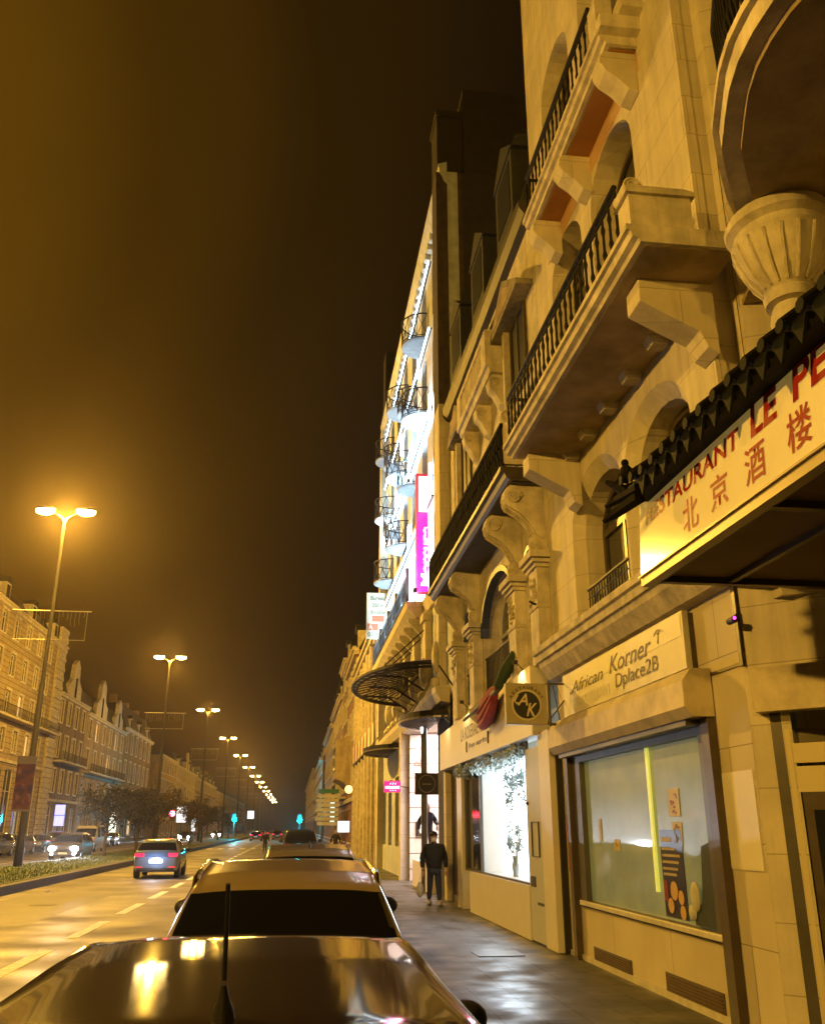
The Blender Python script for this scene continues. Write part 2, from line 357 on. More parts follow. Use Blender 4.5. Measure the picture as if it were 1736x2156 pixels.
for i, (x, y, lb) in enumerate(((-6.4, 26.5, 'round iron manhole cover in the left lane nearest the camera'), (-2.6, 36, 'round iron manhole cover in the right lane'), (-6.9, 52, 'round iron manhole cover in the left lane beyond the grey car'))):
    t = MB().lathe([(0.0, 0.002), (0.34, 0.002), (0.34, 0.008), (0.30, 0.010), (0.0, 0.010)], (x, y, 0), 20).build('manhole_cover', KERB); tag(t, lb, 'manhole cover', 'manhole covers in the road')
b = MB(); q = random.Random(21)
for k in range(46):
    x, y = q.uniform(-8, -1.6), q.uniform(10, 80); pts = [(x, y, .003)]
    for j in range(6): x += q.uniform(-.35, .35); y += q.uniform(.2, 1.0); pts.append((x, y, .003))
    for (x1, y1, _), (x2, y2, _) in zip(pts, pts[1:]): b.add([(x1 - .012, y1, .004), (x1 + .012, y1, .004), (x2 + .012, y2, .004), (x2 - .012, y2, .004)], [(0, 1, 2, 3)])
tag(b.build('road_cracks', mat('tar in cracks', (.03, .026, .02), .5)), kind='structure')
b = MB(); b.add([(-8.0, 21, .0035), (-5.4, 21, .0035), (-5.3, 30, .0035), (-7.9, 30, .0035)], [(0, 1, 2, 3)]); b.add([(-3.6, 44, .0035), (-1.5, 44, .0035), (-1.5, 57, .0035), (-3.5, 57, .0035)], [(0, 1, 2, 3)])
tag(b.build('road_patch', mat('newer dark asphalt', (.085, .072, .06), .6, vary=.3, scale=1.2, bump=.2, bscale=80)), kind='structure')
# ================================================================ street lamps
def make_lamp(lit):
    r = thing('street_lamp', 'tall double headed sodium street lamp', 'street lamp', (0, 0, 0), 'double headed street lamps along the central strip')
    MB().tube([(0, 0, 0.2), (0, 0, 0.22), (0, 0, 1.3), (0, 0, 1.35), (0, 0, 8.5), (0, 0, 8.55), (0, 0, 17.0)], [0.26, 0.2, 0.19, 0.16, 0.13, 0.10, 0.075], 12).build('pole', BRONZE, r, smooth=True)
    for s in (-1, 1):
        MB().tube([(0, 0, 16.6), (s * 0.15, 0, 17.0), (s * 0.45, 0, 17.2), (s * 0.62, 0, 17.26)], 0.04, 8).build('arm', BRONZE, r, smooth=True)
        h = MB(); h.sphere((s * 1.02, 0, 17.46), 1.0, 16, 8, (0.52, 0.26, 0.13)); hd = sub(h.build('lamp_head', BRONZE, r, smooth=True))
        g = MB(); g.sphere((s * 1.02, 0, 17.36), 1.0, 16, 8, (0.47, 0.24, 0.22)); g.build('lamp_glass', LAMPM, hd, smooth=True)
    return r
proto = make_lamp(True)
LAMPY = [4.4, 45.4, 87.5, 128.2, 169.5, 211, 252, 296, 335, 376, 418, 460, 505, 550, 600]
for i, y in enumerate(LAMPY):
    o = proto if i == 0 else copy_tree(proto)
    o.location = (-12.3, y, 0); o.scale = (1, 1, 1)
    ords = ['beside', 'nearest in view', 'second', 'third', 'fourth', 'fifth', 'sixth', 'seventh', 'eighth', 'ninth', 'tenth', 'eleventh', 'twelfth', 'thirteenth', 'fourteenth']
    o['label'] = 'shorter double headed street lamp level with the camera, out of frame left' if i == 0 else ('nearest and brightest double headed street lamp, tallest in the photo' if i == 1 else '%s lit double street lamp along the row, counting away from the brightest one' % ords[i])
    if i == 0:
        o.location = (-9.6, 3.2, 0); o.scale = (1, 1, 0.53)
        light('lamp_light', 'POINT', (-9.6, 3.2, 9.0), 8300, SODIUM, size=0.25)
    elif i < 9:
        light('lamp_light', 'POINT', (-12.3, y, 17.0), 50000 if i == 1 else (14000 if i < 3 else 7000), SODIUM, size=0.35)
light('lamp_light', 'POINT', (-9.6, -30, 9.0), 12000, SODIUM, size=0.35)
# Christmas garland frames hung on the lamp posts, unlit
GARL = mat('unlit garland wire', (0.32, 0.28, 0.20), 0.6)
def make_garland():
    r = thing('garland_frame', 'unlit rectangular garland frame on the lamp post', 'decoration', (0, 0, 0), 'garland frames on the lamp posts')
    b = MB()
    for s in (-1, 1):
        b.tube([(s * 0.25, 0, 12.1), (s * 1.9, 0, 12.1)], 0.028, 5); b.tube([(s * 0.25, 0, 10.65), (s * 1.7, 0, 10.65)], 0.02, 5)
        b.tube([(s * 1.7, 0, 12.1), (s * 1.7, 0, 10.65)], 0.015, 5); b.tube([(s * 0.1, 0, 12.1), (s * 0.25, 0, 12.1)], 0.03, 5); b.tube([(s * 0.1, 0, 10.65), (s * 0.25, 0, 10.65)], 0.03, 5)
    b.build('frame', GARL, r)
    b = MB(); q = random.Random(5)
    for s in (-1, 1):
        for k in range(7):
            x = s * (0.35 + 0.2 * k); z = 12.1; L = q.uniform(0.3, 0.9)
            b.tube([(x, 0, z), (x + q.uniform(-.04, .04), 0, z - L * .5), (x, 0, z - L)], 0.010, 4)
    b.build('garland', GARL, r); return r
gp = make_garland(); k = 0
for i, y in enumerate(LAMPY[1:9]):
    o = gp if i == 0 else copy_tree(gp)
    o.location = (-12.3, y, 0); o['label'] = ['unlit garland frame high on the nearest lamp post', 'garland frame on the second lamp post down the street', 'garland frame on the third lamp post down the street', 'garland frame on the fourth lamp post down the street', 'garland frame on the fifth lamp post down the street', 'garland frame on the sixth lamp post down the street', 'garland frame on the seventh lamp post down the street', 'garland frame on the eighth lamp post down the street'][i]
# advertising banner on the nearest post
bt = thing('poster_panel', 'tall advertising panel with blue and red picture on the nearest lamp post', 'advertising panel', (-12.35, 45.0, 2.7))
PIC = bpy.data.materials.new('mottled poster print'); PIC.use_nodes = True; t_ = PIC.node_tree; b_ = t_.nodes['Principled BSDF']; b_.inputs['Roughness'].default_value = 0.4
ge = t_.nodes.new('ShaderNodeNewGeometry'); no = t_.nodes.new('ShaderNodeTexNoise'); no.inputs['Scale'].default_value = 2.6; no.inputs['Detail'].default_value = 5
rp = t_.nodes.new('ShaderNodeValToRGB'); t_.links.new(ge.outputs['Position'], no.inputs['Vector']); t_.links.new(no.outputs['Color'], rp.inputs[0]); t_.links.new(rp.outputs[0], b_.inputs['Base Color'])
el = rp.color_ramp.elements; el[0].position = 0.35; el[0].color = (0.06, 0.04, 0.16, 1); el[1].position = 0.7; el[1].color = (0.45, 0.42, 0.62, 1); q = el.new(0.52); q.color = (0.28, 0.09, 0.08, 1)
box('frame', mat('beige panel frame', (0.4, 0.33, 0.26), 0.6), bt, -12.82, -11.98, 44.95, 45.12, 2.62, 2.72)
box('header', mat('beige panel frame', (0.4, 0.33, 0.26), 0.6), bt, -12.82, -11.98, 44.95, 45.12, 4.72, 5.08)
box('poster', PIC, bt, -12.80, -12.0, 44.97, 45.10, 2.72, 4.72)

# ================================================================ B1: corner building with the two restaurants
CURT = mat('beige curtain', (0.42, 0.36, 0.25), 0.9, vary=0.2, scale=9)
def loft_ring(b, La, Lb, xa, xb):
    n = len(La)
    return b.add([(xa, p[0], p[1]) for p in La] + [(xb, p[0], p[1]) for p in Lb], [(i, (i + 1) % n, n + (i + 1) % n, n + i) for i in range(n)])
def arched_window(parent, ya, yb, z0, zs, zt, x, mf=DKWOOD, mg=GLASS, fw=0.07, mull=1, name='window', curtain=False):
    outer = arch(ya, yb, z0, zs, zt); mid = (ya + yb) / 2; holes = []
    edges = [ya + fw] + [ya + (yb - ya) * (k + 1) / (mull + 1) for k in range(mull)] + [yb - fw]
    for k in range(len(edges) - 1):
        a = edges[k] + (fw / 2 if k else 0); c = edges[k + 1] - (fw / 2 if k < len(edges) - 2 else 0)
        holes.append(rect(a, c, z0 + fw, zs - fw * .6))
    if zt - zs > 0.25: holes.append(arch(ya + fw, yb - fw, zs + fw * .6, zs + fw * .7, zt - fw))
    w = sub(MB().plate(outer, holes, x, 0.06).build(name, mf, parent))
    b = MB(); b.add([(x + 0.035, p[0], p[1]) for p in outer], [tuple(t) for t in tessellate_polygon([[Vector((p[0], p[1], 0)) for p in outer]])]); b.build('pane', mg, w)
    if curtain:
        b = MB(); n = 26; vs = []
        for k in range(n + 1):
            y = ya + fw + (yb - ya - 2 * fw) * k / n; dx = 0.07 + 0.018 * math.sin(k * 2.1); vs += [(x + dx, y, z0 + fw), (x + dx, y, zs)]
        b.add(vs, [(2 * i, 2 * i + 2, 2 * i + 3, 2 * i + 1) for i in range(n)]); b.build('curtain', CURT, w)
    return w
B1 = thing('corner_building', 'cream stone building nearest the camera, with two long iron railed balconies and a rounded one', 'building', (4.2, 8, 0.13))
GX = 4.2
b = MB(); b.plate([(8.07, .13), (14.3, .13), (14.3, 4.5), (8.07, 4.5)], [rect(9.0, 13.5, .88, 2.95)], GX, 0.12); b.build('shopfront_wall', CLAD, B1)
A_o, A_i = arch(10.72, 13.02, 4.72, 6.25, 7.05), arch(10.92, 12.85, 4.72, 6.2, 6.86)
C_o, C_i = arch(8.55, 10.66, 4.72, 6.25, 7.05), arch(8.75, 10.5, 4.72, 6.2, 6.86)
D_h = [arch(9.35, 11.1, 7.72, 10.9, 11.55), arch(11.6, 13.3, 7.72, 10.9, 11.55)]
E_h = [arch(9.35, 11.0, 12.25, 15.0, 15.6), arch(11.6, 13.3, 12.25, 15.0, 15.6)]
b = MB(); b.plate([(7.85, 4.5), (14.3, 4.5), (14.3, 21), (7.85, 21)], [A_o, C_o] + D_h + E_h, GX, 0.12)
for o_, i_ in ((A_o, A_i), (C_o, C_i)): loft_ring(b, o_, i_, GX + 0.001, GX + 0.16); loft_ring(b, i_, i_, GX + 0.16, GX + 0.60)
for h in D_h + E_h: loft_ring(b, h, h, GX + 0.12, GX + 0.6)
b.build('wall', STONE, B1)
b = MB(); b.box(GX + 0.72, 15, 7.9, 14.28, 3.3, 21); b.box(GX + 0.6, 15, 8.3, 14.28, .13, 3.3); b.prism([(4.46, 7.86), (4.46, 7.66), (6.9, 6.5), (6.9, -6), (15, -6), (15, 7.86)], 'z', 3.96, 21)
b.box(4.215, 4.92, 7.86, 7.95, 4.5, 21); b.build('rear_body', STONE, B1)
# side wall, set back and the angled corner of the door
b = MB(); b.prism([(4.203, 8.068), (4.46, 7.81), (4.46, 8.4), (4.203, 8.4)], 'z', .13, 4.5); b.prism([(4.20, 8.07), (5.6, 6.67), (5.8, 6.87), (4.4, 8.27)], 'z', 2.93, 4.5)
b.prism([(4.205, 8.065), (4.33, 7.94), (4.5, 8.11), (4.4, 8.27)], 'z', .13, 2.93)
b.build('angled_wall', STONE, B1)
t = B1
DOORB = MB(); DOORB.prism([(4.33, 7.94), (4.40, 7.87), (4.5, 7.97), (4.43, 8.04)], 'z', .13, 2.9); DOORB.build('door_post', GREYFR, t)
MB().prism([(4.41, 7.86), (4.44, 7.83), (4.56, 7.95), (4.53, 7.98)], 'z', .13, 2.75).build('door_jamb', mat('cream door jamb', (0.66, 0.58, 0.34), 0.6), t)
dr = sub(MB().prism([(4.47, 7.80), (5.5, 6.77), (5.56, 6.83), (4.53, 7.86)], 'z', .13, 2.2).build('door', DKWOOD, t))
MB().prism([(4.52, 7.74), (5.3, 6.96), (5.31, 6.97), (4.53, 7.75)], 'z', .5, 2.05).build('pane', GLASS, dr)
b = MB(); b.prism([(4.45, 7.82), (5.5, 6.77), (5.56, 6.83), (4.51, 7.88)], 'z', 2.2, 2.42); b.prism([(4.44, 7.81), (5.5, 6.75), (5.56, 6.81), (4.50, 7.87)], 'z', 2.45, 2.62); b.build('transom', mat('cream door jamb', (0, 0, 0)), t)
MB().prism([(4.27, 8.0), (5.5, 6.62 + 0.15), (5.35, 6.62), (4.16, 7.86)], 'z', 2.9, 3.3).build('door_shutter_box', mat('chipped cream shutter box', (0, 0, 0)) if 'chipped cream shutter box' in MATS else mat('chipped cream shutter box', (0.60, 0.52, 0.37), 0.6, vary=0.30, scale=3, bump=0.08), t)
# joints and slabs beside the window
MB().box(GX - 0.012, GX + 0.01, 8.12, 8.78, 1.53, 2.41).build('wall_slab', mat('clean white slab', (0.72, 0.68, 0.58), 0.5, vary=0.05), B1)
b = MB(); b.box(GX - 0.02, GX, 8.03, 8.1, 3.36, 4.5); b.box(GX - 0.016, GX, 8.1, 14.3, 3.37, 3.40); b.build('wall_joint', DKWOOD, B1)
b = MB(); b.box(GX - 0.03, GX, 8.07, 14.3, .13, .20); b.build('plinth', MARBLE, B1)
for i, (a, c, zt) in enumerate(((11.75, 13.2, .36), (9.22, 10.66, .39))):
    v = sub(MB().box(GX - 0.014, GX + 0.01, a, c, .135, zt).build('cellar_vent', DKWOOD, B1))
    b = MB()
    for k in range(7): b.box(GX - 0.022, GX - 0.014, a + .03, c - .03, .15 + k * (zt - .16) / 7, .15 + (k + .5) * (zt - .16) / 7)
    b.build('grille', mat('rusty vent grille', (0.12, 0.07, 0.035), 0.7, metal=0.4, vary=0.4, scale=9), v)
# shop window
sw = thing_ = None
b = MB(); b.plate([(8.93, .84), (13.68, .84), (13.68, 2.98), (8.93, 2.98)], [rect(9.17, 13.32, .93, 2.82)], GX - 0.03, 0.14)
fr = sub(b.build('shop_window', GREYFR, B1, bevel=0.006))
FROST = mat('greenish filmed glass', (0.24, 0.27, 0.15), 0.30, vary=0.45, scale=0.9, coat=.5, emit=(0.32, 0.36, 0.13), estr=0.20)
box('pane', FROST, fr, GX + 0.05, GX + 0.07, 9.1, 13.4, .9, 2.9)
box('sill', MARBLE, fr, GX - 0.07, GX - 0.028, 8.98, 13.55, .86, .925, bevel=0.01)
box('painted_light_line', mat('yellow green painted light', (0.6, 0.6, 0.2), 0.4, emit=(0.75, 0.78, 0.12), estr=0.55), fr, GX + 0.02, GX + 0.045, 10.74, 10.82, 1.2, 2.82)  # bright line in the pane, its light put in as a glowing strip
# roller shutter box
SB = mat('chipped cream shutter box', (0, 0, 0))
s_ = sub(MB().prism([(4.19, 2.96), (3.96, 2.96), (3.87, 3.06), (3.87, 3.32), (3.97, 3.45), (4.19, 3.45)], 'y', 8.74, 13.88).build('shutter_box', SB, B1, bevel=0.008))
box('shutter_slot', GREYFR, s_, 3.98, 4.15, 9.0, 13.7, 2.90, 2.958)
b = MB(); b.box(4.10, 4.19, 8.75, 8.93, .14, 2.95); b.box(4.10, 4.19, 13.70, 13.84, .14, 2.95); b.split_build('shutter_guide', DKWOOD, s_)
# cornice over the ground floor
CO = [(4.22, 4.16), (4.06, 4.18), (3.92, 4.36), (3.90, 4.44), (3.86, 4.45), (3.85, 4.55), (3.81, 4.57), (3.81, 4.66), (3.84, 4.69), (4.22, 4.71)]
MB().prism(CO, 'y', 7.3, 14.32).build('cornice', STONE2, B1)
# first floor windows
for (a, c), cu_ in (((10.95, 12.82), True), ((8.78, 10.47), False)):
    w = arched_window(B1, a, c, 4.75, 6.2, 6.84, GX + 0.42, fw=0.09, curtain=cu_)
    r = MB(); r.tube([(GX + .12, a + .02, 5.32), (GX + .12, c - .02, 5.32)], 0.028, 6); r.tube([(GX + .12, a + .02, 4.80), (GX + .12, c - .02, 4.80)], 0.02, 6); r.tube([(GX + .12, a + .02, 5.18), (GX + .12, c - .02, 5.18)], 0.012, 5)
    k = a + .08
    while k < c: r.tube([(GX + .12, k, 4.8), (GX + .12, k, 4.95), (GX + .12, k, 5.05), (GX + .12, k, 5.3)], [.012, .02, .012, .012], 5); k += .115
    r.build('window_railing', IRON, w)
for h, z0, zs, zt in ((D_h, 7.72, 10.9, 11.5), (E_h, 12.25, 15.0, 15.55)):
    for (a, c) in ((9.37, 11.08), (11.62, 13.28)): arched_window(B1, a, c, z0, zs, zt, GX + 0.38, fw=0.09)
# pilaster edge line
b = MB(); b.tube([(4.43, 7.68, 4.7), (4.44, 7.68, 9)], 0.005, 5); b.build('cable', DKWOOD, B1)
# middle balcony
def balcony(parent, x0, ya, yb, z0, zt, rail_h, xw=4.2):
    P = [(xw, z0), (x0 + .10, z0), (x0 + .08, z0 + .04), (x0 + .02, z0 + .06), (x0, z0 + .13), (x0 - .04, z0 + .14), (x0 - .04, zt), (xw, zt)]
    s = sub(MB().prism(P, 'y', ya, yb).build('balcony', STONE3, parent))
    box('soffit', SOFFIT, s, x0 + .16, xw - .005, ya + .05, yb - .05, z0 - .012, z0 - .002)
    return s
mb_ = balcony(B1, 3.09, 7.12, 12.72, 7.40, 7.60, .6)
b = MB()
for y in (8.9, 9.78, 10.66, 11.55, 12.42): b.prism([(3.97, 7.28), (4.15, 7.28), (4.2, 7.39), (3.92, 7.39)], 'y', y - .10, y + .10)
b.split_build('soffit_block', STONE, mb_)
CORB = [(4.199, 7.388), (3.38, 7.388), (3.38, 7.12), (4.0, 6.80), (4.08, 6.62), (4.199, 6.55)]
for y in (7.72, 12.42): MB().prism(CORB, 'y', y, y + .36).build('corbel', STONE, B1, bevel=0.01)
def iron_rail(parent, x0, ya, yb, z0, h, step=0.21, returns=True, xw=4.15):
    b = MB(); L = []
    b.tube([(x0, ya, z0 + h), (x0, yb, z0 + h)], 0.032, 6); b.tube([(x0, ya, z0 + .06), (x0, yb, z0 + .06)], 0.018, 6); b.tube([(x0, ya, z0 + h - .10), (x0, yb, z0 + h - .10)], 0.016, 6)
    n = int((yb - ya) / step)
    for k in range(n + 1): L.append((x0, ya + (yb - ya) * k / n))
    if returns:
        b.tube([(x0, yb, z0 + h), (xw, yb, z0 + h)], 0.032, 6); b.tube([(x0, yb, z0 + .06), (xw, yb, z0 + .06)], 0.018, 6)
        n = int((xw - x0) / step)
        for k in range(1, n): L.append((x0 + (xw - x0) * k / n, yb))
    for x, y in L:
        b.tube([(x, y, z0), (x, y, z0 + h * .2), (x, y, z0 + h * .28), (x, y, z0 + h * .36), (x, y, z0 + h * .6), (x, y, z0 + h * .68), (x, y, z0 + h * .76), (x, y, z0 + h)],
               [.016, .016, .030, .016, .016, .028, .016, .016], 6)
    return b.build('railing', IRON, parent, smooth=True)
iron_rail(mb_, 3.14, 7.55, 12.62, 7.60, .80)
def scroll(b, c, r, w, ax='y'):
    """spiral volute disc"""
    P = []
    for k in range(40):
        a = k * 0.42; rr = r * (1 - k / 46)
        P.append((c[0] + rr * math.cos(a), c[1], c[2] + rr * math.sin(a)))
    for s in (-1, 1): b.tube([(p[0], p[1] + s * w / 2, p[2]) for p in P], [r * .16 * (1 - i / 70) for i in range(40)], 5)
    b.lathe([(0.0, -w / 2), (r * .92, -w / 2), (r * .92, w / 2), (0.0, w / 2)], c, 18, 'y')
b = MB(); b.box(3.12, 3.78, 7.16, 7.46, 7.60, 8.0); b.prism([(3.08, 8.0), (3.82, 8.0), (3.82, 8.05), (3.7, 8.08), (3.12, 8.08)], 'y', 7.12, 7.5); scroll(b, (3.17, 7.31, 8.10), 0.10, 0.30); b.build('end_pier', STONE3, mb_)
b = MB(); b.box(3.12, 3.4, 12.66, 12.72, 7.7, 7.9); scroll(b, (3.2, 12.69, 8.0), .09, .10); b.build('end_scroll', STONE3, mb_)
# upper balcony
ub = balcony(B1, 3.66, 8.85, 12.95, 11.90, 12.12, .6)
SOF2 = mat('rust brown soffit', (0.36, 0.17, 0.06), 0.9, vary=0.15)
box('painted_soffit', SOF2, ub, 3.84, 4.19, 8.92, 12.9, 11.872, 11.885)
CORB2 = [(4.199, 11.868), (3.76, 11.868), (3.70, 11.80), (3.69, 11.66), (3.76, 11.54), (3.92, 11.42), (4.06, 11.26), (4.199, 11.20)]
for y in (8.95, 10.95, 12.55): MB().prism(CORB2, 'y', y, y + .34).build('corbel', STONE, B1, bevel=0.01)
iron_rail(ub, 3.70, 9.25, 12.86, 12.12, .84)
b = MB(); b.box(3.64, 4.45, 8.70, 8.9, 12.04, 12.26); b.box(3.9, 4.5, 8.55, 8.86, 12.26, 12.5); b.box(3.66, 3.9, 8.9, 9.2, 12.22, 12.75); b.build('end_pier', STONE3, ub)
MB().box(GX - .006, GX + .0, 8.9, 13.4, 11.56, 11.868).build('shade_band', ORANGE, B1)  # orange shade under the upper balcony, put into the colour of this band
# rounded balcony with its fluted urn corbel
bow = [(4.46, 7.3), (4.10, 6.72), (3.75, 6.3), (3.46, 5.87), (3.26, 5.55), (3.14, 5.24), (3.04, 4.96), (2.98, 4.69), (2.965, 4.44)]
bow = bow + [(x, 8.88 - y) for x, y in reversed(bow[:-1])]
bw = sub(MB().prism(bow, 'z', 7.16, 7.44).build('rounded_balcony', STONE3, B1))
inn = [(x + .13 if x < 4.3 else x, 4.44 + (y - 4.44) * .94) for x, y in bow]
inn[0] = (4.47, 7.64); inn[-1] = (4.46, 1.6); inn = [(6.88, 6.49)] + inn + [(6.9, 1.6)]
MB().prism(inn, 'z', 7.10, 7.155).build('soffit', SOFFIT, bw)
out = [(x - .05 if x < 4.3 else x, 4.44 + (y - 4.44) * 1.02) for x, y in bow]
MB().prism(out, 'z', 7.34, 7.41).build('moulding', STONE3, bw)
b = MB(); rl = [(x + .06 if x < 4.4 else x, 4.44 + (y - 4.44) * .97) for x, y in bow]
b.tube([(x, y, 8.4) for x, y in rl], .03, 6); b.tube([(x, y, 7.52) for x, y in rl], .02, 6)
for i in range(len(rl) - 1):
    for k in range(3):
        x = rl[i][0] + (rl[i + 1][0] - rl[i][0]) * k / 3; y = rl[i][1] + (rl[i + 1][1] - rl[i][1]) * k / 3
        b.tube([(x, y, 7.44), (x, y, 7.7), (x, y, 7.8), (x, y, 7.9), (x, y, 8.4)], [.018, .018, .035, .018, .018], 5)
b.build('railing', IRON, bw, smooth=True)
prof = [(0.0, 5.88), (0.10, 5.89), (0.17, 5.96), (0.19, 6.06), (0.165, 6.16), (0.15, 6.20), (0.21, 6.22), (0.22, 6.31), (0.19, 6.34), (0.21, 6.36), (0.31, 6.50), (0.39, 6.70), (0.43, 6.84), (0.40, 6.88), (0.40, 6.93), (0.46, 6.98), (0.47, 7.04), (0.44, 7.095)]
ur = sub(MB().lathe([(r_, z - 6) for r_, z in prof], (4.14, 6.30, 6.0), 28).build('urn_corbel', STONE3, B1, smooth=True))
b = MB()
for k in range(18):
    a = 2 * math.pi * k / 18; c_, s2 = math.cos(a), math.sin(a)
    b.tube([(4.14 + r_ * c_, 6.30 + r_ * s2, z) for r_, z in ((.215, 6.37), (.31, 6.50), (.385, 6.69), (.42, 6.81))], .018, 5)
b.build('fluting', STONE2, ur)

# ---------------------------------------------------------------- menu case, vitrine posters
t = thing('menu_case', 'narrow framed menu case with a red lit card, beside the filmed shop window', 'menu case', (4.19, 13.98, 1.4))
box('case', mat('pinkish worn case', (0.40, 0.22, 0.14), 0.6, vary=0.3), t, 4.17, 4.199, 13.86, 14.14, 1.28, 2.1, bevel=0.006)
box('card', mat('faded red menu card', (0.55, 0.16, 0.10), 0.5, vary=0.4, scale=12), t, 4.162, 4.168, 13.90, 14.10, 1.36, 2.03)
box('glow', mat('small red lamp', (1, .1, .1), .4, emit=(1, .08, .06), estr=2.2), t, 4.150, 4.161, 13.92, 13.98, 1.40, 1.48)
PB = mat('black poster print', (0.022, 0.018, 0.016), 0.3); PT = mat('pale poster print', (0.52, 0.45, 0.30), 0.5); PR = mat('dark red poster print', (0.22, 0.02, 0.02), 0.4); PF = mat('food tan print', (0.55, 0.36, 0.17), 0.5)
t = thing('black_poster', 'tall black poster with lines of pale text and round bread pictures inside the shop window', 'poster', (4.24, 10.25, .95))
box('sheet', PB, t, 4.240, 4.246, 10.0, 10.62, .96, 1.88)
b = MB()
for k, (z, w) in enumerate(((1.80, .26), (1.69, .36), (1.62, .50), (1.55, .44), (1.48, .40), (1.42, .34))):
    h = .05 if k == 0 else .028; y = 10.58
    while y > 10.58 - w: b.box(4.236, 4.2395, y - .03, y, z - h, z); y -= .042
b.build('print', PT, t)
b = MB(); b.lathe([(0, 0), (.10, 0), (.10, .004), (0, .004)], (4.235, 10.32, 1.24), 16, 'x')
b.lathe([(0, 0), (.075, 0), (.075, .004), (0, .004)], (4.235, 10.14, 1.18), 14, 'x'); b.lathe([(0, 0), (.08, 0), (.08, .004), (0, .004)], (4.235, 10.44, 1.08), 14, 'x'); b.lathe([(0, 0), (.075, 0), (.075, .004), (0, .004)], (4.235, 10.12, 1.03), 14, 'x')
b.build('food_picture', PF, t)
box('red_patch', PR, t, 4.236, 4.2395, 10.5, 10.61, 1.12, 1.34)
for nm, lb, y, z, w, h, m1 in (('small_poster', 'small orange and red flyer high on the right half of the shop window', 10.12, 2.02, .30, .30, PR), ('small_poster', 'pale leaflet with blurred print under the orange flyer', 10.10, 1.72, .26, .24, FROST), ('small_poster', 'small tan notice low on the left half of the shop window', 12.1, 1.62, .22, .14, PF), ('small_poster', 'narrow pale and blue leaflet near the left frame of the shop window', 12.75, 1.72, .12, .30, PT)):
    t = thing(nm, lb, 'flyer', (4.24, y, z)); box('sheet', PT, t, 4.241, 4.246, y - w / 2, y + w / 2, z, z + h)
    b = MB(); q = random.Random(int(y * 100))
    for k in range(9):
        yy = y - w / 2 + .02 + q.random() * (w - .09); zz = z + .02 + q.random() * (h - .06); b.box(4.2375, 4.2405, yy, yy + q.uniform(.02, .06), zz, zz + q.uniform(.012, .04))
    b.build('print', m1 if m1 is not FROST else mat('brown print', (.2, .12, .06), .6), t)

t = thing('window_clutter', 'dark folded shape and round pale object at the lower right inside the shop window', 'clutter', (4.22, 9.5, .95))
b = MB(); b.prism([(9.20, .945), (9.75, .945), (9.72, 1.12), (9.55, 1.16), (9.50, 1.32), (9.44, 1.72), (9.24, 1.76), (9.2, 1.2)], 'x', 4.205, 4.235); b.build('dark_shape', mat('dark teal cloth', (.015, .03, .035), .5, vary=.6, scale=9), t)
b = MB(); b.sphere((4.20, 9.68, 1.22), 1, 14, 10, (.03, .11, .15)); b.sphere((4.20, 9.78, 1.06), 1, 12, 8, (.03, .09, .08)); b.build('pale_object', mat('pale grey paper', (.5, .5, .46), .7, vary=.2), t, smooth=True)
# ---------------------------------------------------------------- African restaurant fascia sign
SGN = mat('faded white sign sheet', (0.66, 0.63, 0.52), 0.5, vary=0.16, scale=2.4)
INK = mat('faded dark lettering', (0.07, 0.045, 0.03), 0.6)
t = thing('shop_sign', 'long faded white sign board above the filmed shop window, brown script lettering', 'sign', (4.1, 11.3, 3.8))
box('board', SGN, t, 4.08, 4.15, 9.05, 13.62, 3.50, 4.13, bevel=0.004)
box('edge', DKWOOD, t, 4.15, 4.199, 9.03, 13.64, 3.48, 4.10)
box('patch', mat('lamplit white band', (.72, .70, .62), .5, vary=.06), t, 4.076, 4.0799, 9.1, 13.2, 3.86, 4.10)  # lighter upper band: lamp light on the sign's top put into its colour
text_mesh('lettering', '.African', INK, t, (4.073, 13.25, 3.80), 1.55, .17, shear=.35, bold=.01)
text_mesh('lettering', 'Korner', INK, t, (4.073, 11.45, 3.82), 1.50, .22, shear=.35, bold=.01)
text_mesh('lettering', 'RESTAURANT', mat('worn white lettering', (.75, .73, .66), .6), t, (4.073, 13.0, 3.56), 1.55, .17, bold=.01)
text_mesh('lettering', 'Dplace2B', INK, t, (4.073, 11.25, 3.555), 1.45, .23, shear=.1)
b = MB(); y0, z0 = 9.75, 3.90; b.tube([(4.073, y0, z0), (4.073, y0 - .03, z0 + .1)], .008, 4)
for k in range(7): a = k * .5; b.tube([(4.073, y0 - .03, z0 + .1), (4.073, y0 - .03 + .07 * math.cos(a), z0 + .13 + .03 * math.sin(a)), (4.073, y0 - .03 + .14 * math.cos(a), z0 + .10 + .05 * math.sin(a))], .006, 4)
b.build('palm_tree_mark', mat('faint grey mark', (.5, .48, .40), .6), t)
# projecting round logo sign
t = thing('projecting_sign', 'square projecting sign with a dark disc lettered AK, bracketed above the pavement', 'sign', (3.5, 13.5, 3.7))
AKG = mat('grey beige sign face', (0.40, 0.35, 0.24), 0.5, vary=0.12, scale=5)
bx = sub(MB().box(3.14, 3.78, 13.5, 13.62, 3.38, 4.0).build('sign_box', AKG, t, bevel=0.01))
MB().lathe([(0, 0), (.235, 0), (.235, -.004), (0, -.004)], (3.46, 13.498, 3.67), 36, 'y').build('pale_ring', mat('pale ring', (.62, .56, .40), .5), t)
MB().lathe([(0, 0), (.205, 0), (.205, -.004), (0, -.004)], (3.46, 13.493, 3.67), 36, 'y').build('disc', mat('dark blue disc', (.02, .022, .03), .4), t)
YL = mat('pale gold lettering', (.66, .58, .36), .5)
text_mesh('letter_a', 'A', YL, t, (3.31, 13.485, 3.66), .17, .18, face='-y', shear=.35, bold=.015)
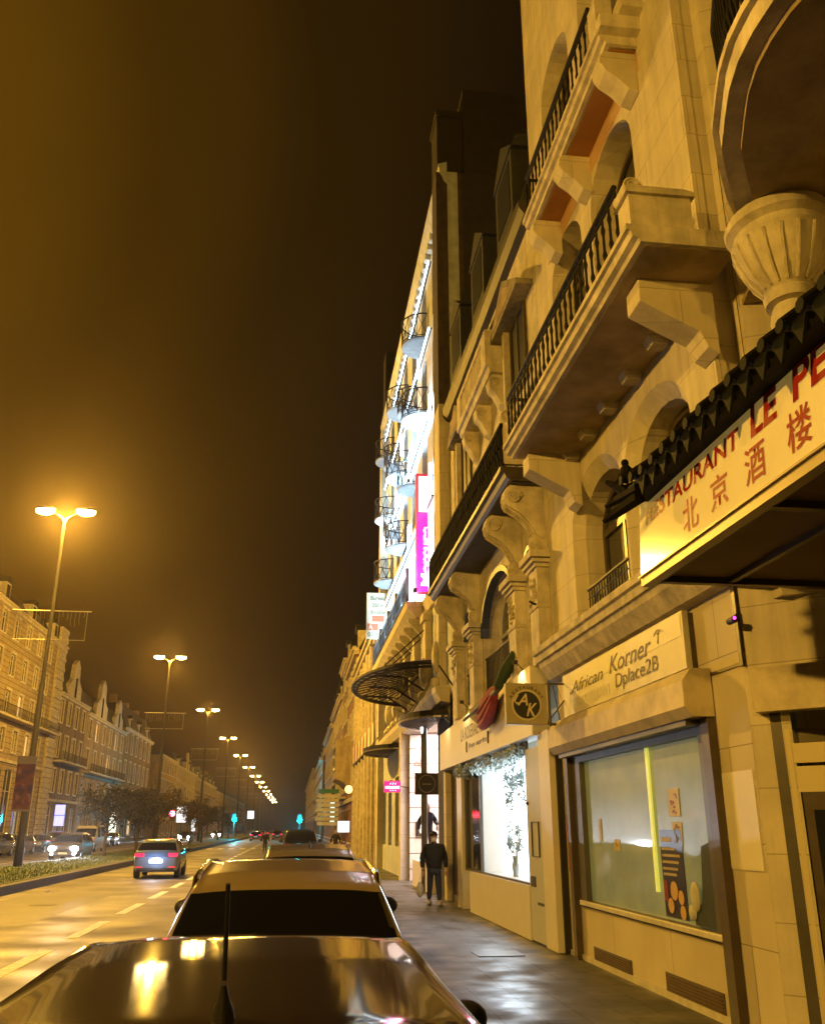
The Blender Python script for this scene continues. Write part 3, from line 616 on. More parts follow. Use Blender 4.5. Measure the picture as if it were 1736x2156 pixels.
b = MB(); b.tube([(3.36, 13.485, 3.70), (3.30, 13.485, 3.69), (3.27, 13.485, 3.73), (3.31, 13.485, 3.79), (3.33, 13.485, 3.82)], [.012, .016, .016, .012, .006], 5); b.build('swash', YL, t)
text_mesh('letter_k', 'K', YL, t, (3.45, 13.485, 3.50), .17, .20, face='-y', shear=.35, bold=.015)
for i, ch in enumerate('RESTAURANT'):
    a = R(152 - i * 13.8); rr = .245
    text_mesh('letter', ch, INK, t, (3.46 + rr * math.cos(a) - .022 * math.sin(a), 13.485, 3.67 + rr * math.sin(a) + .022 * math.cos(a)), .042, .045, face='-y', roll=a - math.pi / 2, bold=.02)
b = MB(); b.tube([(3.78, 13.55, 4.0), (4.2, 13.6, 4.02)], .016, 6); b.tube([(3.78, 13.55, 3.4), (4.2, 13.6, 3.38)], .02, 6); b.tube([(3.78, 13.55, 3.4), (4.2, 13.6, 3.9)], .01, 6); b.tube([(3.9, 13.55, 4.0), (4.0, 13.57, 3.4)], .008, 5); b.box(3.80, 3.84, 13.5, 13.6, 3.36, 4.02)
b.build('bracket', GREYFR, t)
# ---------------------------------------------------------------- pagoda roofed canopy and its board
t = thing('restaurant_canopy', 'pagoda tiled canopy with a long lettered board, red characters', 'canopy', (3.0, 5.5, 3.85))
CREAM = mat('glossy cream sign board', (0.78, 0.72, 0.50), 0.12, vary=0.06, scale=1.5, spec=0.5, emit=(1, .66, .16), estr=.13)  # faint glow added to lift the board out of the eave's shadow
bd = sub(MB().prism([(2.955, 3.93), (2.86, 3.93), (2.90, 4.62), (2.955, 4.62)], 'y', 1.2, 7.06).build('sign_board', CREAM, t))
b = MB(); b.box(2.87, 2.96, 1.2, 7.1, 3.84, 3.925); b.box(2.85, 2.875, 1.2, 7.1, 3.915, 3.93); b.build('board_edge', mat('tan board edge', (.42, .34, .18), .4), t)
RED = mat('dark red lettering', (0.30, 0.022, 0.010), 0.5, spec=.2)
def board_text(body, y, z, w, h, **k):
    o = text_mesh('lettering', body, RED, t, (2.868 + 0.04 * 0, y, z), w, h, **k)
    if o:
        for v in o.data.vertices:
            zz = v.co.z + 3.85; v.co.x += (zz - 3.93) / 0.69 * 0.04 - 0.012
    return o
board_text('RESTAURANT', 6.92, 4.33, 1.72, .145, bold=.02, shear=.1)
board_text('LE', 5.05, 4.31, .36, .22, bold=.03, shear=.1)
board_text('PEKIN', 4.52, 4.31, 1.05, .24, bold=.03, shear=.1)
for ch, y in (('\u5317', 6.16), ('\u4eac', 5.68), ('\u9152', 5.16), ('\u697c', 4.62)): board_text(ch, y, 4.0, .27, .26, bold=.012)
UND = mat('brown canopy soffit', (0.26, 0.18, 0.09), 0.8, vary=0.2)
b = MB(); b.prism([(2.96, 1.2), (6.6, 1.2), (6.6, 5.3), (4.95, 7.05), (2.96, 7.05)], 'z', 3.915, 3.95); b.build('soffit', UND, t)
b = MB()
for y in (1.8, 3.4, 5.1, 6.98): b.box(2.96, 4.94 if y > 5.2 else 6.5, y, y + .07, 3.86, 3.914)
for x in (2.97, 3.6): b.box(x, x + .05, 1.2, 7.05, 3.87, 3.914)
b.build('steel_frame', DKWOOD, t)
TILE = mat('dark glazed roof tile', (0.006, 0.0055, 0.004), 0.7, spec=.15, vary=0.4, scale=9)
b = MB(); b.prism([(2.74, 4.52), (2.70, 4.62), (3.0, 4.86), (3.42, 5.18), (3.58, 5.22), (4.46, 4.95), (4.46, 4.6)], 'y', 1.0, 6.85); b.build('roof', TILE, t)
y = 1.1; b = MB(); b2 = MB(); b3 = MB()
while y < 6.85:
    up = .14 * max(0, (y - 6.3) / .7) ** 2
    b.tube([(2.68, y, 4.63 + up), (3.0, y, 4.88 + up * .5), (3.42, y, 5.20)], .045, 6)
    b2.lathe([(0, 0), (.045, 0), (.045, -.02), (0, -.02)], (2.67, y, 4.62 + up), 8, 'x')
    b2.prism([(y + .03, 4.60 + up), (y + .19, 4.60 + up), (y + .11, 4.44 + up)], 'x', 2.70, 2.72)
    y += .22
y = 1.2
while y < 6.9: b3.sphere((3.5, y, 5.27), .085, 8, 6); y += .33
b.build('tile_row', TILE, t); b2.build('eave_tile', mat('green glazed eave tile', (.007, .009, .008), .7, spec=.15, vary=.4, scale=20), t); 
b3.tube([(3.5, 1.0, 5.19), (3.5, 6.85, 5.19)], .07, 8); b3.build('ridge', TILE, t)
b = MB(); b.tube([(3.62, 6.40, 5.17), (3.4, 6.60, 5.01), (3.05, 6.80, 4.76), (2.72, 6.90, 4.63), (2.6, 7.02, 4.76)], [.08, .07, .06, .06, .02], 8)
b.tube([(3.62, 6.40, 5.17), (3.62, 6.75, 5.23), (3.6, 6.95, 5.43), (3.6, 6.90, 5.53)], [.08, .07, .05, .01], 8); b.tube([(2.72, 6.60, 4.47), (2.62, 6.90, 4.43), (2.55, 7.02, 4.39)], [.06, .05, .02], 6); b.tube([(2.72, 6.60, 4.55), (2.64, 6.90, 4.55), (2.58, 7.02, 4.53)], [.05, .04, .02], 6)
b.build('upturned_ridge_end', TILE, t)
b = MB(); b.sphere((2.72, 6.85, 4.79), .055, 8, 6, (1, 1, 1.3)); b.sphere((2.72, 6.86, 4.88), .035, 8, 6); b.tube([(2.72, 6.85, 4.83), (2.68, 6.90, 4.77), (2.66, 6.92, 4.71)], .02, 5); b.tube([(2.72, 6.85, 4.83), (2.78, 6.80, 4.79), (2.8, 6.76, 4.73)], .02, 5); b.build('roof_figurine', TILE, t, smooth=True)
t = thing('security_camera', 'small dark camera with a tiny pink light under the canopy', 'camera', (4.15, 7.9, 3.75))
b = MB(); b.lathe([(0, 0), (.035, 0), (.035, .12), (0, .12)], (4.10, 7.92, 3.78), 10, 'y'); b.tube([(4.12, 8.0, 3.80), (4.2, 8.03, 3.87)], .012, 6); b.build('body', BLACKP, t)
MB().sphere((4.095, 7.915, 3.79), .016, 8, 6).build('indicator', mat('pink indicator', (1, .1, .5), .4, emit=(1, .05, .45), estr=5), t)

# ================================================================ B2: ornate building over the white shop
X2 = 4.2
B2 = thing('ornate_building', 'ornate stone building with scroll consoles, blue edged arches and a black openwork balcony', 'building', (4.2, 19, 0.13))
BLUE = mat('dark blue paint', (0.03, 0.05, 0.13), 0.4)
sm1, big, sm2 = (15.15, 16.0), (16.75, 20.15), (20.95, 22.45)
def arc2(a, c, z0=4.75, zs=6.45): return arch(a, c, z0, zs, min(7.22, zs + (c - a) / 2 * .95), 16)
H2 = [arc2(*sm1, zs=6.5), arc2(*big, zs=6.05), arc2(*sm2, zs=6.4)]
def up_holes():
    L = []
    for a in (15.1, 17.2, 19.0, 20.95):
        L.append(rect(a, a + 1.2, 8.1, 9.7)); L.append(rect(a, a + 1.2, 10.2 if a in (15.1, 20.95) else 12.5, 12.0 if a in (15.1, 20.95) else 13.1))
    return L
UH = up_holes()
b = MB(); b.plate([(14.32, 4.5), (24.0, 4.5), (24.0, 13.5), (14.32, 13.5)], H2 + UH, X2, .35)
for h in H2: loft_ring(b, h, h, X2 + .35, X2 + .55)
b.build('wall', STONE3, B2)
MB().box(X2 + .62, 15, 14.31, 24.0, .13, 13.5).build('rear_body', STONE3, B2)
for (a, c), zs in ((sm1, 6.5), (big, 6.05), (sm2, 6.4)):
    zt = min(7.22, zs + (c - a) / 2 * .95)
    w = arched_window(B2, a + .01, c - .01, 4.76, zs, zt - .01, X2 + .40, mf=WHITEP, fw=.07, mull=1 if c - a < 2 else 3, name='arched_window')
    # blue painted archivolt
    b = MB(); o_ = arch(a - .02, c + .02, zs, zs, zt + .02, 16)[2:]; i_ = arch(a + .10, c - .10, zs, zs, zt - .10, 16)[2:]
    n = len(o_); vs = [(X2 - .06, *p) for p in o_] + [(X2 - .06, *p) for p in i_] + [(X2 + .12, *p) for p in i_] + [(X2 + .12, *p) for p in o_]
    fs = []
    for k in range(n - 1):
        for q in range(4): fs.append((q * n + k, q * n + k + 1, ((q + 1) % 4) * n + k + 1, ((q + 1) % 4) * n + k))
    b.add(vs, fs).build('arch_moulding', BLUE, B2)
    b = MB(); k = a + .1
    b.tube([(X2 + .06, a, 5.55), (X2 + .06, c, 5.55)], .03, 6); b.tube([(X2 + .06, a, 4.85), (X2 + .06, c, 4.85)], .02, 6)
    while k < c: b.tube([(X2 + .06, k, 4.8), (X2 + .06, k, 5.55)], .014, 5); k += .13
    b.build('window_railing', IRON, w)
# lit lamp behind the big arch
MB().sphere((X2 + .32, 17.15, 5.95), .16, 12, 8, (.3, .7, 1.5)).build('lit_globe', mat('white lit globe', (1, 1, 1), .4, emit=(.9, .95, 1), estr=9), B2, smooth=True)
# pilasters, capitals, consoles
PIL = [14.45, 16.1, 20.25, 22.55]; CX = []
for y in PIL:
    p = sub(MB().box(X2 - .22, X2, y, y + .55, 4.5, 6.15).build('pilaster', STONE3, B2, bevel=.01))
    b = MB()
    for z, o_ in ((6.15, .04), (6.22, .09), (6.30, .14)): b.box(X2 - .22 - o_, X2, y - o_, y + .55 + o_, z, z + (.068 if z < 6.3 else .12))
    b.build('capital', STONE3, p, bevel=.008)
    b = MB(); q = random.Random(int(y * 10))
    for k in range(26): b.sphere((X2 - .225, y + .06 + q.random() * .43, 5.55 + q.random() * .55), q.uniform(.02, .05), 6, 4)
    b.box(X2 - .24, X2, y - .02, y + .57, 5.44, 5.50); b.build('carved_panel', STONE2, p)
    b = MB(); b.sphere((X2 - .13, y + .27, 6.62), .15, 10, 6, (1, 1, 1.4)); b.box(X2 - .18, X2, y + .12, y + .43, 6.42, 6.75); b.build('carved_head', STONE2, p, smooth=True)
    y0, y1 = y + .10, y + .46
    S_ = [(X2, 7.69), (3.60, 7.69), (3.52, 7.62), (3.49, 7.48), (3.51, 7.36), (3.57, 7.28), (3.68, 7.22), (3.82, 7.12), (3.94, 6.98), (4.02, 6.84), (4.08, 6.74), (4.14, 6.70), (X2, 6.76)]
    c = sub(MB().prism(S_, 'y', y0, y1).build('scroll_console', STONE3, B2, bevel=.012))
    b = MB(); scroll(b, (3.66, (y0 + y1) / 2, 7.48), .14, .40); b.build('volute', STONE3, c, smooth=True)
    b = MB()
    for k in range(3): yy = y0 + .08 + k * .10; b.tube([(3.49, yy, 7.45), (3.55, yy, 7.28), (3.68, yy, 7.20), (3.82, yy, 7.10), (3.94, yy, 6.96), (4.03, yy, 6.80)], .020, 5)
    b.build('fluting', STONE2, c)
# black balcony
bl = sub(MB().prism([(X2, 7.7), (3.54, 7.7), (3.48, 7.75), (3.44, 7.84), (3.38, 7.86), (3.38, 7.95), (X2, 7.95)], 'y', 14.33, 23.4).build('balcony', mat('dark painted balcony', (.05, .04, .035), .5, vary=.3), B2))
box('soffit', mat('dark blue soffit panel', (.05, .055, .09), .7, vary=.4, scale=3), bl, 3.6, 4.19, 14.4, 23.3, 7.688, 7.698)
b = MB(); x = 3.44
b.box(x - .035, x + .035, 14.35, 23.3, 8.72, 8.80); b.box(x - .02, x + .02, 14.35, 23.3, 7.95, 8.03)
y = 14.4; q = random.Random(2)
while y < 23.2:
    b.box(x - .015, x + .015, y, y + .05, 8.03, 8.72)
    for k in range(3):
        yy = y + .05 + .21 * k
        b.tube([(x, yy, 8.03), (x, yy + .10, 8.38), (x, yy, 8.72)], .034, 4); b.tube([(x, yy + .2, 8.03), (x, yy + .10, 8.38), (x, yy + .2, 8.72)], .034, 4)
        b.box(x + .018, x + .026, yy + .03, yy + .17, 8.06, 8.30); b.box(x + .018, x + .026, yy + .05, yy + .16, 8.42, 8.70)
        for zz in (8.15, 8.38, 8.6): b.lathe([(.04, -.012), (.08, -.012), (.08, .012), (.04, .012), (.04, -.012)], (x, yy + .10, zz), 8, 'x', cap=False)
    y += .70
for k in range(4): b.box(3.44 + k * .17, 3.47 + k * .17, 23.27, 23.3, 7.95, 8.72)
b.box(3.42, 4.2, 23.26, 23.31, 8.72, 8.80)
b.build('openwork_parapet', mat('dull black parapet', (.004, .004, .005), .9, spec=.05), bl)
b = MB(); scroll(b, (3.56, 14.38, 8.92), .15, .10); b.box(3.46, 4.1, 14.335, 14.42, 8.0, 8.82); b.build('end_scroll', STONE3, bl)
# upper windows with pediments
for h in UH:
    a, c, z0, z1 = h[0][0], h[1][0], h[0][1], h[2][1]
    w = sub(MB().plate(h, [rect(a + .06, (a + c) / 2 - .03, z0 + .06, z1 - .06), rect((a + c) / 2 + .03, c - .06, z0 + .06, z1 - .06)], X2 - .06, .05).build('window', DKWOOD, B2))
    box('pane', GLASSB, w, X2 - .03, X2 - .02, a + .02, c - .02, z0 + .02, z1 - .02)
for a in (14.85, 20.7):
    s = sub(MB().prism([(a - .35, 11.9), (a + 2.05, 11.9), (a + 2.05, 12.02), (a + .85, 12.72), (a - .35, 12.02)], 'x', 3.86, X2).build('pediment', mat('grey pediment stone', (.28, .25, .20), .8, vary=.4, scale=5, streak=.3), B2))
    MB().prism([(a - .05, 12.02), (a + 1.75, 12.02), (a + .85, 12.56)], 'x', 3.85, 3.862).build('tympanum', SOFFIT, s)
    b = MB()
    for y in (a + 1.5,): b.box(4.02, X2, y, y + .16, 10.0, 11.9); b.prism([(X2, 10.0), (4.0, 10.0), (4.1, 9.7), (X2, 9.65)], 'y', y, y + .22)
    b.split_build('side_pilaster', STONE3, s)
# small stone balcony high up
s = sub(MB().prism([(X2, 11.25), (3.84, 11.25), (3.80, 11.38), (3.74, 11.4), (3.72, 11.52), (X2, 11.52)], 'y', 16.9, 20.5).build('stone_balcony', STONE3, B2))
b = MB(); b.box(3.74, 4.19, 16.92, 17.35, 11.52, 12.3); b.box(3.74, 4.19, 20.0, 20.45, 11.52, 12.3); b.box(3.74, 3.84, 17.35, 20.0, 12.15, 12.3)
for k in range(14): b.box(3.76, 3.82, 17.42 + k * .185, 17.5 + k * .185, 11.52, 12.15)
b.build('parapet', STONE3, s)
for y in (17.0, 18.5, 20.0):
    c = sub(MB().prism([(X2, 11.24), (3.88, 11.24), (3.82, 11.1), (3.85, 10.9), (3.95, 10.8), (4.08, 10.55), (X2, 10.45)], 'y', y, y + .32).build('scroll_console', STONE3, B2, bevel=.01))
    b = MB(); scroll(b, (3.95, y + .16, 11.05), .11, .34); b.build('volute', STONE2, c, smooth=True)
MB().box(X2 - .1, X2, 14.35, 23.9, 9.78, 9.92).build('string_course', STONE3, B2)
MB().prism([(X2, 13.35), (4.05, 13.4), (3.95, 13.55), (3.93, 13.7), (X2, 13.75)], 'y', 14.33, 24.0).build('cornice', mat('shade toned zinc cornice', (.04, .035, .032), .6, vary=.3), B2)  # cornice coloured dark because the lamps leave this height unlit
rf = sub(MB().prism([(4.0, 13.72), (4.75, 16.3), (9, 17.2), (15, 13.5)], 'y', 14.35, 23.98).build('roof', SLATE, B2))
for y in (14.9, 17.9, 21.0):
    d = sub(MB().prism([(3.98, 13.75), (3.98, 15.5), (4.1, 15.9), (6, 16.2), (6, 13.75)], 'y', y, y + 1.5).build('dormer', SLATE, B2))
    box('pane', GLASSB, d, 3.965, 3.978, y + .2, y + 1.3, 14.1, 15.35)
    MB().prism([(y - .12, 15.5), (y + 1.62, 15.5), (y + .75, 16.15)], 'x', 3.95, 4.4).build('dormer_pediment', SLATE, d)
b = MB(); b.box(5.5, 6.4, 23.3, 23.95, 15.5, 18.4); b.build('chimney', BRICKO, rf)
# dividing pier and first floor panel at the far end
b = MB(); b.box(X2 - .08, X2, 23.15, 23.95, 4.5, 13.2); b.box(X2 - .13, X2 - .08, 23.25, 23.85, 5.5, 6.2); b.build('end_pier', STONE3, B2)

# ---------------------------------------------------------------- the white florist front
XS = 4.0
SH = thing('florist_shop', 'white shop front with a tall fascia and a blazing white display window hung with foliage', 'shop front', (4.0, 19.8, .13))
WHT = mat('white shop panel', (0.70, 0.66, 0.55), 0.45, vary=.06, scale=2)
GRYP = mat('pale grey shop panel', (0.50, 0.52, 0.52), .45, vary=.05)
b = MB(); b.prism([(14.9, 3.36), (24.9, 3.36), (24.9, 4.30), (14.9, 4.52)], 'x', XS - .10, XS + .2); b.build('fascia', WHT, SH, bevel=.008)
b = MB(); b.box(XS, XS + .2, 15.95, 21.4, .14, .98); b.build('base_panel', WHT, SH)
b = MB(); b.box(XS, XS + .2, 14.33, 14.98, .14, 3.4); b.box(XS - .03, XS + .2, 22.1, 22.75, .14, 3.36); b.split_build('side_pier', WHT, SH)
box('dark_gap', BLACKP, SH, XS + .1, XS + .2, 14.27, 14.34, .14, 3.4)
dd = sub(MB().box(XS + .02, XS + .08, 15.0, 15.95, .16, 3.2).build('service_door', GRYP, SH))
b = MB(); b.box(XS + .005, XS + .02, 15.1, 15.45, .72, .76); b.box(XS + .005, XS + .02, 15.55, 15.85, .98, 1.14); b.box(XS + .0, XS + .02, 15.2, 15.22, 1.45, 2.0); b.box(XS + .0, XS + .02, 15.65, 15.67, 1.45, 2.0); b.box(XS + .0, XS + .02, 15.2, 15.67, 1.99, 2.0); b.box(XS + .0, XS + .02, 15.2, 15.67, 1.45, 1.46); b.sphere((XS, 15.85, 2.3), .03, 6, 4)
b.build('door_fitting', BLACKP, dd)
vit = sub(MB().plate([(15.97, .98), (22.1, .98), (22.1, 3.36), (15.97, 3.36)], [rect(16.05, 20.15, 1.02, 3.28), rect(20.3, 21.95, 1.02, 3.1)], XS + .04, .05).build('display_window', GREYFR, SH))
VG = mat('clear display light', (.8, .85, .9), .3, emit=(0.74, 0.90, 1.0), estr=2.2)
box('lit_backdrop', VG, vit, XS + .55, XS + .58, 16.0, 20.3, 1.0, 3.3)
box('display_floor', WHITEP, vit, XS + .1, XS + .55, 16.0, 21.4, .92, 1.0)
box('side_cheek', WHITEP, vit, XS + .1, XS + .55, 20.2, 20.28, 1.0, 3.3)
box('dark_pane', GLASS, vit, XS + .1, XS + .11, 20.3, 22.0, 1.0, 3.2)
dz = sub(MB().plate([(22.75, .14), (24.6, .14), (24.6, 3.36), (22.75, 3.36)], [rect(22.9, 24.4, .3, 3.2)], XS + .15, .06).build('entrance_door', DKWOOD, SH))
box('pane', mat('dark reddish door glass', (.07, .04, .03), .15, vary=.5, scale=5), dz, XS + .18, XS + .19, 22.85, 24.5, .3, 3.25)
MB().sphere((XS + .14, 22.95, 1.25), .05, 8, 6).build('door_knob', CHROME, dz, smooth=True)
b = MB(); b.box(XS, XS + .2, 24.6, 24.95, .14, 3.36); b.build('far_pier', STONE, SH)
light('display_light', 'AREA', (XS - .02, 18.1, 2.15), 150, (.74, .88, 1.0), SH, rot=(0, R(90), 0), sx=2.0, sy=4.0)
light('display_light', 'AREA', (XS + .3, 18.1, 3.3), 16, (.74, .88, 1.0), SH, rot=(0, 0, 0), sx=.3, sy=4.0)
# foliage garland and flowers in the window
q = random.Random(9); FOL = mat('grey green dried foliage', (.30, .34, .31), .8, vary=.5, scale=14)
def leafball(b, c, r, n, s, sc=(1, 1, 1)):
    for k in range(n):
        while True:
            p = Vector((q.uniform(-1, 1), q.uniform(-1, 1), q.uniform(-1, 1)))
            if p.length < 1: break
        p = Vector((c[0] + p.x * r * sc[0], c[1] + p.y * r * sc[1], c[2] + p.z * r * sc[2]))
        u = Vector((q.uniform(-1, 1), q.uniform(-1, 1), q.uniform(-1, 1))).normalized(); v = u.orthogonal().normalized()
        ss = s * q.uniform(.5, 1.3); b.add([p - u * ss, p - v * ss * .45, p + u * ss, p + v * ss * .45], [(0, 1, 2, 3)])
t = thing('foliage_garland', 'bushy grey green garland hung along the top of the bright display window', 'garland', (XS, 18.5, 3.2))
b = MB(); y = 16.2
while y < 22.3: leafball(b, (XS - .04 + q.uniform(-.05, .05), y, 3.22 - .10 * abs(math.sin(y * 2.3)) + q.uniform(-.03, .03)), .17, 60, .05, (1, 1, .8)); y += .14
b.build('leaves', FOL, t)
t = thing('hanging_bouquet', 'bouquet hanging from the top right of the bright display window', 'flowers', (XS + .4, 17.6, 2.8))
b = MB()
for k in range(14): leafball(b, (XS + .38, 18.5 + q.uniform(-.85, .9), 2.72 + q.uniform(-.34, .30)), .14, 30, .05, (.6, 1, 1.2))
b.build('leaves', FOL, t)
t = thing('vase_bouquet', 'branching bouquet standing low in the bright display window', 'flowers', (XS + .4, 17.6, 1.0))
b = MB()
for k in range(12): leafball(b, (XS + .36, 18.5 + q.uniform(-.6, .6), 1.70 + q.uniform(-.20, .22)), .12, 22, .045, (.6, 1, 1))
for k in range(9): b.tube([(XS + .36, 18.4, 1.1), (XS + .36, 18.4 + q.uniform(-.5, .5), 1.65)], .008, 4)
b.lathe([(.05, 0), (.07, .2), (.04, .34), (.05, .38)], (XS + .36, 18.4, 1.0), 10)
b.build('leaves', FOL, t)
b = MB()
text_mesh('lettering', 'LA ROSERAIE FLEURS', mat('brown metal lettering', (.16, .10, .05), .5), SH, (XS - .105, 21.6, 3.83), 3.4, .30, bold=.01, ext=.01)
text_mesh('lettering', 'Fleurs  naturelles', mat('dark lettering', (.05, .035, .03), .6), SH, (XS - .105, 20.6, 3.60), 1.95, .11, bold=.03)
for y in (20.85, 18.45): MB().tube([(XS - .108, y, 3.54), (XS - .108, y + .02, 3.64), (XS - .108, y, 3.78)], .022, 5).build('ornament', mat('dark lettering', (0, 0, 0)), SH)
# warm uplighters standing on the fascia: real small lamps
for y in (15.4, 20.7, 23.5):
    t = thing('fascia_uplighter', {15.4: 'small warm lamp lighting the near end of the white fascia', 20.7: 'small warm lamp above the middle of the white fascia', 23.5: 'small warm lamp above the far end of the white fascia'}[y], 'lamp', (XS - .3, y, 4.6), 'lamps above the white fascia')
    b = MB(); b.tube([(XS - .05, y, 4.48), (XS - .22, y, 4.66)], .012, 5); b.lathe([(0, 0), (.045, 0), (.055, .07), (0, .07)], (XS - .23, y, 4.62), 10); b.build('housing', BLACKP, t)
    light('lamp_light', 'SPOT', (XS - .24, y, 4.62), 60, (1, .80, .40), t, size=.03, spot=110, aim=(XS, y + .1, 4.1))
# furled flag
t = thing('furled_flag', 'drooping furled flag, red and olive, on a pole above the white shop fascia', 'flag', (3.85, 17.6, 4.3))
b = MB(); b.tube([(4.15, 16.3, 5.15), (3.72, 16.7, 4.35), (3.5, 19.0, 4.05)], [.10, .06, .03], 8); b.build('flagpole', DKWOOD, t)
RP = None
b = MB(); q = random.Random(4)
for k in range(7):
    dx, dz = .05 * math.cos(k * .9), .15 * math.sin(k * .9) - .03 * k
    b.tube([(3.73, 16.72, 4.42), (3.72 + dx * .6, 17.1, 4.34 + dz * .7), (3.72 + dx, 17.7, 4.20 + dz), (3.73 + dx, 18.2, 4.16 + dz), (3.75 + dx * .5, 18.75, 4.20 + dz * .5)], [.03, .08, .10, .09, .03], 8)
b.build('red_cloth', mat('dark red cloth', (.28, .03, .025), .85, vary=.3, scale=10), t, smooth=True)
b = MB()
for k in range(4): b.tube([(3.75, 18.4, 4.16 - .05 * k), (3.76 + .03 * k, 19.0, 4.22 - .06 * k), (3.80, 19.7, 4.34 - .04 * k)], [.06, .09, .05], 8)
b.build('olive_cloth', mat('olive cloth', (.22, .17, .05), .85, vary=.3, scale=10), t, smooth=True)
b = MB(); b.tube([(4.0, 16.3, 5.0), (3.85, 16.45, 4.7), (3.74, 16.7, 4.42)], [.08, .12, .09], 10); b.build('green_cloth', mat('dark green cloth', (.03, .06, .035), .85, vary=.3), t, smooth=True)

# ================================================================ B3: hotel
X3 = 4.2
B3 = thing('hotel_building', 'tall pale hotel facade lit blue white, with round iron balconies and a dark glass marquee', 'building', (4.2, 34, .13))
LIME = mat('pale limestone', (0.52, 0.56, 0.60), .75, vary=.25, scale=2.5, bump=.2, streak=.25)
hy = [26.2, 29.0, 31.9, 34.8, 37.6, 40.4, 42.9]
H3 = []
for y in hy:
    for z in (9.6, 12.95, 16.1, 19.2): H3.append(arch(y, y + 1.3, z, z + 2.0, z + 2.35, 8))
for y in hy[3:]: H3.append(rect(y, y + 1.4, 1.2, 3.9))
for y in hy: H3.append(rect(y, y + 1.3, 5.9, 8.3))
b = MB(); b.plate([(24.0, .13), (24.9, .13), (24.9, 5.4), (34.2, 5.4), (34.2, .13), (45, .13), (45, 22.6), (24.0, 22.6)], H3, X3, .35); b.build('wall', LIME, B3)
b = MB(); b.box(X3 + .5, 16, 24.01, 45, 5.4, 22.6); b.box(X3 + .5, 16, 34.3, 45, .13, 5.4); b.box(8.5, 16, 24.01, 34.3, .13, 5.4); b.box(X3, 8.5, 24.02, 27.2, .13, 5.4); b.build('rear_body', mat('dark party wall', (.035, .03, .025), .9, vary=.3), B3)
for h in H3:
    a, c, z0, z1 = h[0][0], h[1][0], h[0][1], max(p[1] for p in h)
    w = sub(MB().plate(rect(a, c, z0, z1), [rect(a + .07, (a + c) / 2 - .03, z0 + .07, z1 - .12), rect((a + c) / 2 + .03, c - .07, z0 + .07, z1 - .12)], X3 + .25, .05).build('window', WHITEP, B3))
    box('pane', GLASS, w, X3 + .28, X3 + .29, a + .02, c - .02, z0 + .02, z1 - .02)
# near end pier
b = MB(); b.box(3.84, X3, 24.05, 25.0, 8.9, 14.0); b.build('end_pier', STONE, B3)
MB().box(3.842, X3, 24.06, 25.0, 14.0, 22.6).build('upper_pier', mat('shade toned upper pier', (.075, .055, .04), .9, vary=.4, streak=.4), B3)  # dark colour stands for the unlit wall above the lamps' reach
MB().box(4.0, 4.7, 24.003, 24.008, 13.8, 22.6).build('party_wall_face', mat('shade toned upper pier', (0, 0, 0)), B3)  # same unlit tone carried onto the party wall
b = MB(); b.box(3.9, X3, 34.3, 34.9, .13, 5.4); b.box(3.92, X3, 44.3, 45.0, .13, 22.4); b.split_build('pier', STONE, B3)
MB().prism([(X3, 22.1), (4.1, 22.2), (3.96, 22.6), (3.92, 22.9), (X3, 23.0)], 'y', 24.0, 45.1).build('cornice', LIME, B3)
b = MB(); b.prism([(X3, 8.6), (3.85, 8.65), (3.55, 8.95), (3.5, 9.15), (X3, 9.2)], 'y', 29.4, 45.05); b.prism([(X3, 8.6), (4.1, 8.65), (4.02, 8.95), (4.0, 9.1), (X3, 9.15)], 'y', 24.0, 29.4); b.build('balcony_cornice', STONE, B3)
MB().prism([(X3, 5.2), (3.95, 5.25), (3.8, 5.5), (3.78, 5.65), (X3, 5.7)], 'y', 24.9, 45.05).build('string_course', STONE, B3)
b = MB(); y = 29.6
while y < 44.8:
    b.prism([(X3, 8.62), (3.62, 8.62), (3.6, 8.5), (3.85, 8.25), (X3, 7.9)], 'y', y, y + .22); y += 1.43
b.split_build('bracket', STONE, B3)
b = MB(); y = 24.2
while y < 45:
    b.box(4.0, 4.19, y, y + .28, 21.8, 22.09); y += .6
b.split_build('dentil', LIME, B3)
for y, z0, z1 in ((25.4, 5.7, 8.6), (28.2, 5.7, 8.6), (31.0, 5.7, 8.6), (33.9, 5.7, 8.6), (36.7, 5.7, 8.6), (39.5, 5.7, 8.6)):
    p = sub(MB().box(3.98, X3, y, y + .55, z0, z1).build('pilaster', STONE, B3, bevel=.01))
    b = MB(); b.box(3.90, X3, y - .07, y + .62, z1 - .35, z1 - .1); b.sphere((3.95, y + .27, z0 + .9), .22, 8, 6, (.7, 1, 2.2)); b.sphere((3.93, y + .27, z0 + .15), .18, 8, 6); b.build('carved_ornament', STONE3, p, smooth=True)
# iron balustrade over the first storey
b = MB(); b.box(3.52, 3.58, 29.5, 43, 10.05, 10.12); b.box(3.52, 3.56, 29.5, 43, 9.2, 9.26); y = 29.5
while y < 43:
    b.tube([(3.55, y, 9.2), (3.55, y, 9.5), (3.55, y + .05, 9.62), (3.55, y, 9.75), (3.55, y, 10.05)], [.016, .016, .05, .016, .016], 5); y += .25
for y in (29.5, 33, 36, 39.5, 43): b.box(3.50, 3.60, y - .05, y + .05, 9.2, 10.35)
b.build('balustrade', IRON, B3)
